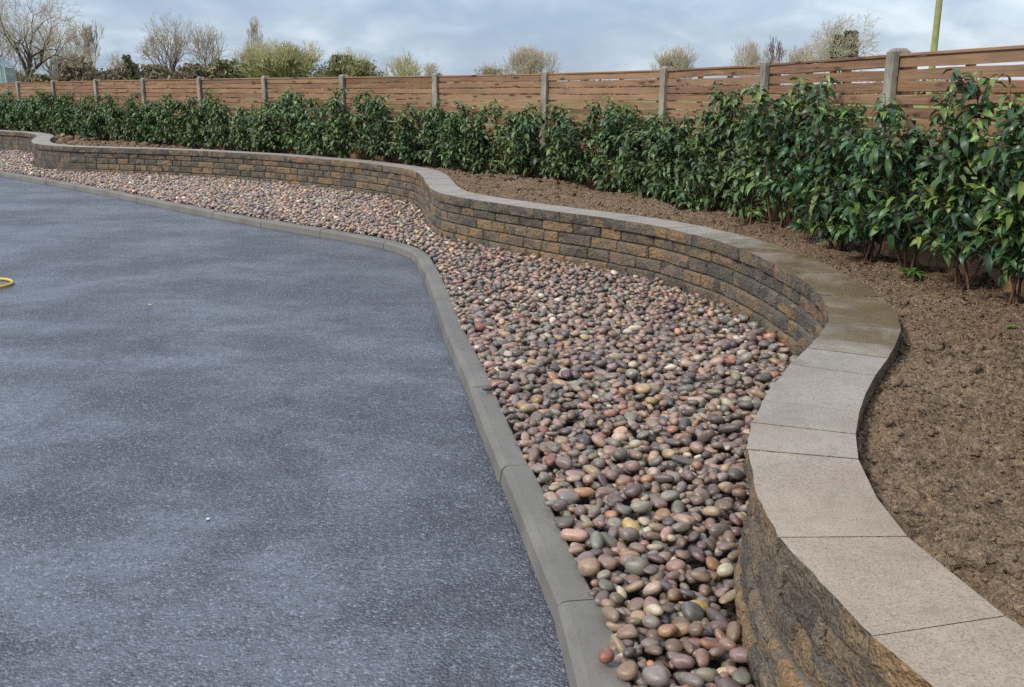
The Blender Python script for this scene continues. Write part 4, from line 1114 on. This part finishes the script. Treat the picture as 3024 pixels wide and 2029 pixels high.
build_tree('bare_tree', 'slender bare tree just right of the tallest left one', 158, 40, 66, 90, 7, ROUND, 'bark_grey', 'twig_tan', 3, trunk_px=11, hz=239, rmin=0.009, cut=4)
build_tree('bare_tree', 'thin pointed bare tree rising above the brown scrub', 268, 62, 74, 42, 6, SPIRE, 'bark_grey', 'twig_tan', 4, trunk_px=7, hz=240)
build_tree('bare_tree', 'low fine-twigged bare tree behind the brown scrub', 215, 130, 80, 60, 6, ROUND, 'bark_grey', 'twig_pale', 5, trunk_px=6, hz=240)
build_tree('bare_tree', 'symmetrical bare tree with round fan crown on a straight trunk', 503, 38, 76, 82, 6, dict(ROUND, three=0.55), 'bark_dark', 'twig_tan', 6, trunk_px=11, hz=242, rmin=0.011, cut=4)
build_tree('bare_tree', 'bare tree with two upright forks right of the fan crown', 618, 72, 76, 62, 6, dict(ROUND, three=0.5), 'bark_dark', 'twig_tan', 7, trunk_px=9, hz=243, rmin=0.010, cut=4)
build_tree('bare_tree', 'spindly sapling poking out above the left of the olive willows', 757, 50, 80, 26, 5, SPIRE, 'bark_grey', 'twig_tan', 8, trunk_px=4, hz=244)
build_tree('bare_tree', 'small bare twiggy sapling between scrub and leaning ivy stump', 362, 145, 72, 50, 5, SPIRE, 'bark_dark', 'twig_tan', 9, trunk_px=4, hz=241)
build_tree('willow_bush', 'widest olive willow bush with pale upright shoots', 850, 118, 74, 105, 5, FAN, 'bark_grey', 'twig_olive', 10, trunk_px=5, hz=245, trunks=15, cat='bush', scrub=(2600, 0.16, 'scrub_green', 0.7), cut=1, rmin=0.017)
build_tree('willow_bush', 'leftmost olive willow bush with open bluish twigs', 760, 112, 78, 62, 5, FAN, 'bark_grey', 'twig_olive', 11, trunk_px=5, hz=245, trunks=11, cat='bush', scrub=(1300, 0.16, 'scrub_green', 0.6), cut=1)
build_tree('willow_bush', 'domed willow bush holding a dark ivy clump', 1035, 142, 74, 78, 5, FAN, 'bark_grey', 'twig_olive', 12, trunk_px=5, hz=246, trunks=16, cat='bush', scrub=(3200, 0.15, 'scrub_green', 0.8), ivy=[(1005, 162, 240, 26)], cut=1)
build_tree('willow_bush', 'low willow bush with dark bare branches forking above it', 1165, 150, 76, 60, 5, FAN, 'bark_dark', 'twig_olive', 13, trunk_px=5, hz=248, trunks=8, cat='bush', scrub=(900, 0.13, 'scrub_green', 0.5), cut=1)
build_tree('distant_tree', 'tiny domed pale tree seen left of centre above the fence', 1265, 182, 150, 32, 6, DOME, 'bark_grey', 'twig_pale', 14, trunk_px=3, hz=251, rmin=0.011)
build_tree('distant_tree', 'low pale bush left of the many-stemmed distant tree', 1440, 182, 140, 42, 6, DOME, 'bark_grey', 'twig_pale', 15, trunk_px=3, hz=252, rmin=0.011, scrub=(700, 0.2, 'scrub_green', .8))
build_tree('distant_tree', 'many-stemmed pale bare tree near the middle of the fence', 1565, 135, 120, 78, 5, FAN, 'bark_grey', 'twig_pale', 16, trunk_px=4, hz=253, trunks=16, rmin=0.013, cut=1)
build_tree('distant_tree', 'fan-shaped pale bare tree right of centre above the fence', 1982, 135, 130, 60, 5, FAN, 'bark_grey', 'twig_pale', 17, trunk_px=4, hz=257, trunks=13, rmin=0.012, cut=1)
build_tree('distant_tree', 'faint pale bare tree left of the reddish-topped one', 2200, 118, 130, 50, 5, FAN, 'bark_grey', 'twig_pale', 18, trunk_px=4, hz=259, trunks=7, rmin=0.010, cut=1)
build_tree('distant_tree', 'small distant tree with reddish buds at its top', 2278, 112, 120, 27, 5, SPIRE, 'bark_grey', 'twig_red', 19, trunk_px=4, hz=260, rmin=0.014)
build_tree('distant_tree', 'faint pale bare tree between reddish-topped and ivy-clad trees', 2350, 132, 135, 52, 5, FAN, 'bark_grey', 'twig_pale', 20, trunk_px=4, hz=260, trunks=8, rmin=0.010, cut=1)
build_tree('oak_tree', 'broad domed bare tree with ivy clothing its forked trunk', 2478, 48, 125, 118, 7, dict(DOME, tl=1.5), 'bark_dark', 'twig_pale', 22, trunk_px=13, hz=261, rmin=0.0105, ivy=[(2452, 108, 240, 19), (2494, 98, 240, 22)], cut=4)
# scrub
rs = random.Random(5)
for (x, yt, hw, mt, tw, lab) in [(225, 160, 68, 'scrub', 'twig_brown', 'dense rounded brown scrub below the thin pointed tree'), (110, 215, 60, 'scrub_green', 'twig_olive', 'low olive scrub at the foot of the tallest tree'),
                         (370, 182, 50, 'scrub', 'twig_brown', 'brown scrub left of the leaning ivy stump'), (455, 186, 52, 'scrub', 'twig_brown', 'brown scrub between ivy stump and fan-crowned tree'),
                         (560, 182, 58, 'scrub', 'twig_brown', 'brown-green scrub at the foot of the fan-crowned tree'), (660, 172, 50, 'scrub_green', 'twig_tan', 'pale tangled scrub left of the olive willows'), (300, 205, 50, 'scrub', 'twig_tan', 'low tangled scrub right of the dense brown clump'),
                         (20, 205, 70, 'scrub', 'twig_brown', 'dark scrub behind the greenhouse')]:
    build_tree('scrub_bush', lab, x, yt, 70 + rs.uniform(-3, 5), hw, 4, BUSH, 'bark_dark', tw, int(x), trunk_px=3, hz=240 + x * 0.006, trunks=18, cat='bush', scrub=(5200, 0.17, mt, 1.0), rmin=0.013, cut=1)
# ivy stump
r = np.random.default_rng(3); n = 900; uu = r.random(n)
c = np.c_[(-0.25 + 1.0 * (1 - uu) - 0.55) * 1.0 + r.normal(0, 1, n) * (0.05 + 0.13 * (1 - uu)), r.normal(0, 0.25, n), 0.4 + uu * 2.75]
st = empty('ivy_stump', ((408 - 1512) / 3010 * 68, 68, -0.03)); tag(st, 'leaning broken trunk covered in dark ivy between brown scrub', 'tree stump')
V, F = tubes([((0.35, 0, 0), (0.05, 0, 1.4), 0.16, 0.13), ((0.05, 0, 1.4), (-0.6, 0, 3.0), 0.13, 0.05)], 7)
link('trunk', mesh_np('trunk', V, F), MAT['bark_dark'], st); link('ivy', tris_cloud(c, 0.17, r), MAT['ivy'], st)['kind'] = 'stuff'
# far hedgerow and treeline as one mass
r = np.random.default_rng(6); cs = []
for k in range(15000):
    x_ = r.uniform(-110, 150); d_ = 160 + 12 * math.sin(x_ * 0.04)
    hgt = 1.1 + 2.0 * float(vnoise(np.array(x_ * 0.06), np.array(3.3))) + 0.5 * float(vnoise(np.array(x_ * 0.4), np.array(1.3)))
    cs.append((x_, d_ + r.uniform(-2, 2), r.random() ** 0.8 * hgt))
tag(link('far_hedgerow', tris_cloud(np.array(cs), 0.55, r), MAT['scrub']), 'far brown hedgerow across the field behind the fence', 'hedgerow', None, 'stuff')

# utility pole
V, F = tubes([((0, 0, -0.1), (0, 0, 4.0), 0.135, 0.128), ((0, 0, 4.0), (0, 0, 9.0), 0.128, 0.115)], 16)
tag(link('utility_pole', mesh_np('utility_pole', V, F), MAT['pole'], None, (1228 / 3010 * 42, 42, 0)), 'greenish treated timber pole rising behind the fence', 'pole')

# greenhouse at the far left
gh = tag(empty('greenhouse', (-1532 / 3010 * 60, 60, -0.03), None, 0.35), 'pale blue glazed greenhouse with sloping roof at the left edge', 'greenhouse')
gw, gl, ge, gr = 0.66, 5.0, 2.25, 2.85
bars = []
def bar(p, q, w=0.035): bars.append((p, q, w, w))
for y_ in (0, gl):
    bar((-gw, y_, 0), (-gw, y_, ge)); bar((gw, y_, 0), (gw * 0.88, y_, ge)); bar((gw * 0.88, y_, ge), (0, y_, gr), 0.05); bar((-gw, y_, ge), (0, y_, gr), 0.05)
    for q in (-0.35, 0.0, 0.35): bar((q, y_, 0), (q, y_, gr - abs(q) * 0.8), 0.022)
    bar((-gw, y_, 0.9), (gw, y_, 0.9), 0.02)
bar((0, 0, gr), (0, gl, gr), 0.05); bar((gw * .88, 0, ge), (gw * .88, gl, ge), 0.04); bar((-gw, 0, ge), (-gw, gl, ge), 0.04)
for k in range(1, 7): bar((gw, gl * k / 7, 0), (gw * .88, gl * k / 7, ge), 0.02); bar((gw * .88, gl * k / 7, ge), (0, gl * k / 7, gr), 0.02)
V, F = tubes(bars, 4); link('frame', mesh_np('frame', V, F, False), MAT['alu'], gh)
for x0_, x1_ in ((-gw, -0.35), (-0.35, 0), (0, 0.35), (0.35, gw * 0.93)):
    V = []
    for y_ in (-0.004, 0.004): V += [(x0_ + .02, y_, 0.02), (x1_ - .02, y_, 0.02), (x1_ - .02, y_, gr - abs(x1_) * 0.84 - .04), (x0_ + .02, y_, gr - abs(x0_) * 0.84 - .04)]
    link('pane', mesh_np('pane', V, [(0, 1, 2, 3), (7, 6, 5, 4), (0, 4, 5, 1), (1, 5, 6, 2), (2, 6, 7, 3), (3, 7, 4, 0)], False), MAT['glass'], gh)
for k in range(7):
    y0_, y1_ = gl * k / 7 + 0.02, gl * (k + 1) / 7 - 0.02
    for quad in ([(gw, y0_, 0.02), (gw, y1_, 0.02), (gw * .88, y1_, ge - .02), (gw * .88, y0_, ge - .02)], [(gw * .88, y0_, ge), (gw * .88, y1_, ge), (0.02, y1_, gr), (0.02, y0_, gr)],
                 [(-gw, y0_, 0.02), (-gw, y1_, 0.02), (-gw, y1_, ge - .02), (-gw, y0_, ge - .02)], [(-gw, y0_, ge), (-gw, y1_, ge), (-0.02, y1_, gr), (-0.02, y0_, gr)]):
        V = quad + [(a[0] * 0.99 - .004, a[1], a[2] - .004) for a in quad]
        link('pane', mesh_np('pane', V, [(0, 1, 2, 3), (7, 6, 5, 4), (0, 4, 5, 1), (1, 5, 6, 2), (2, 6, 7, 3), (3, 7, 4, 0)], False), MAT['glass'], gh)
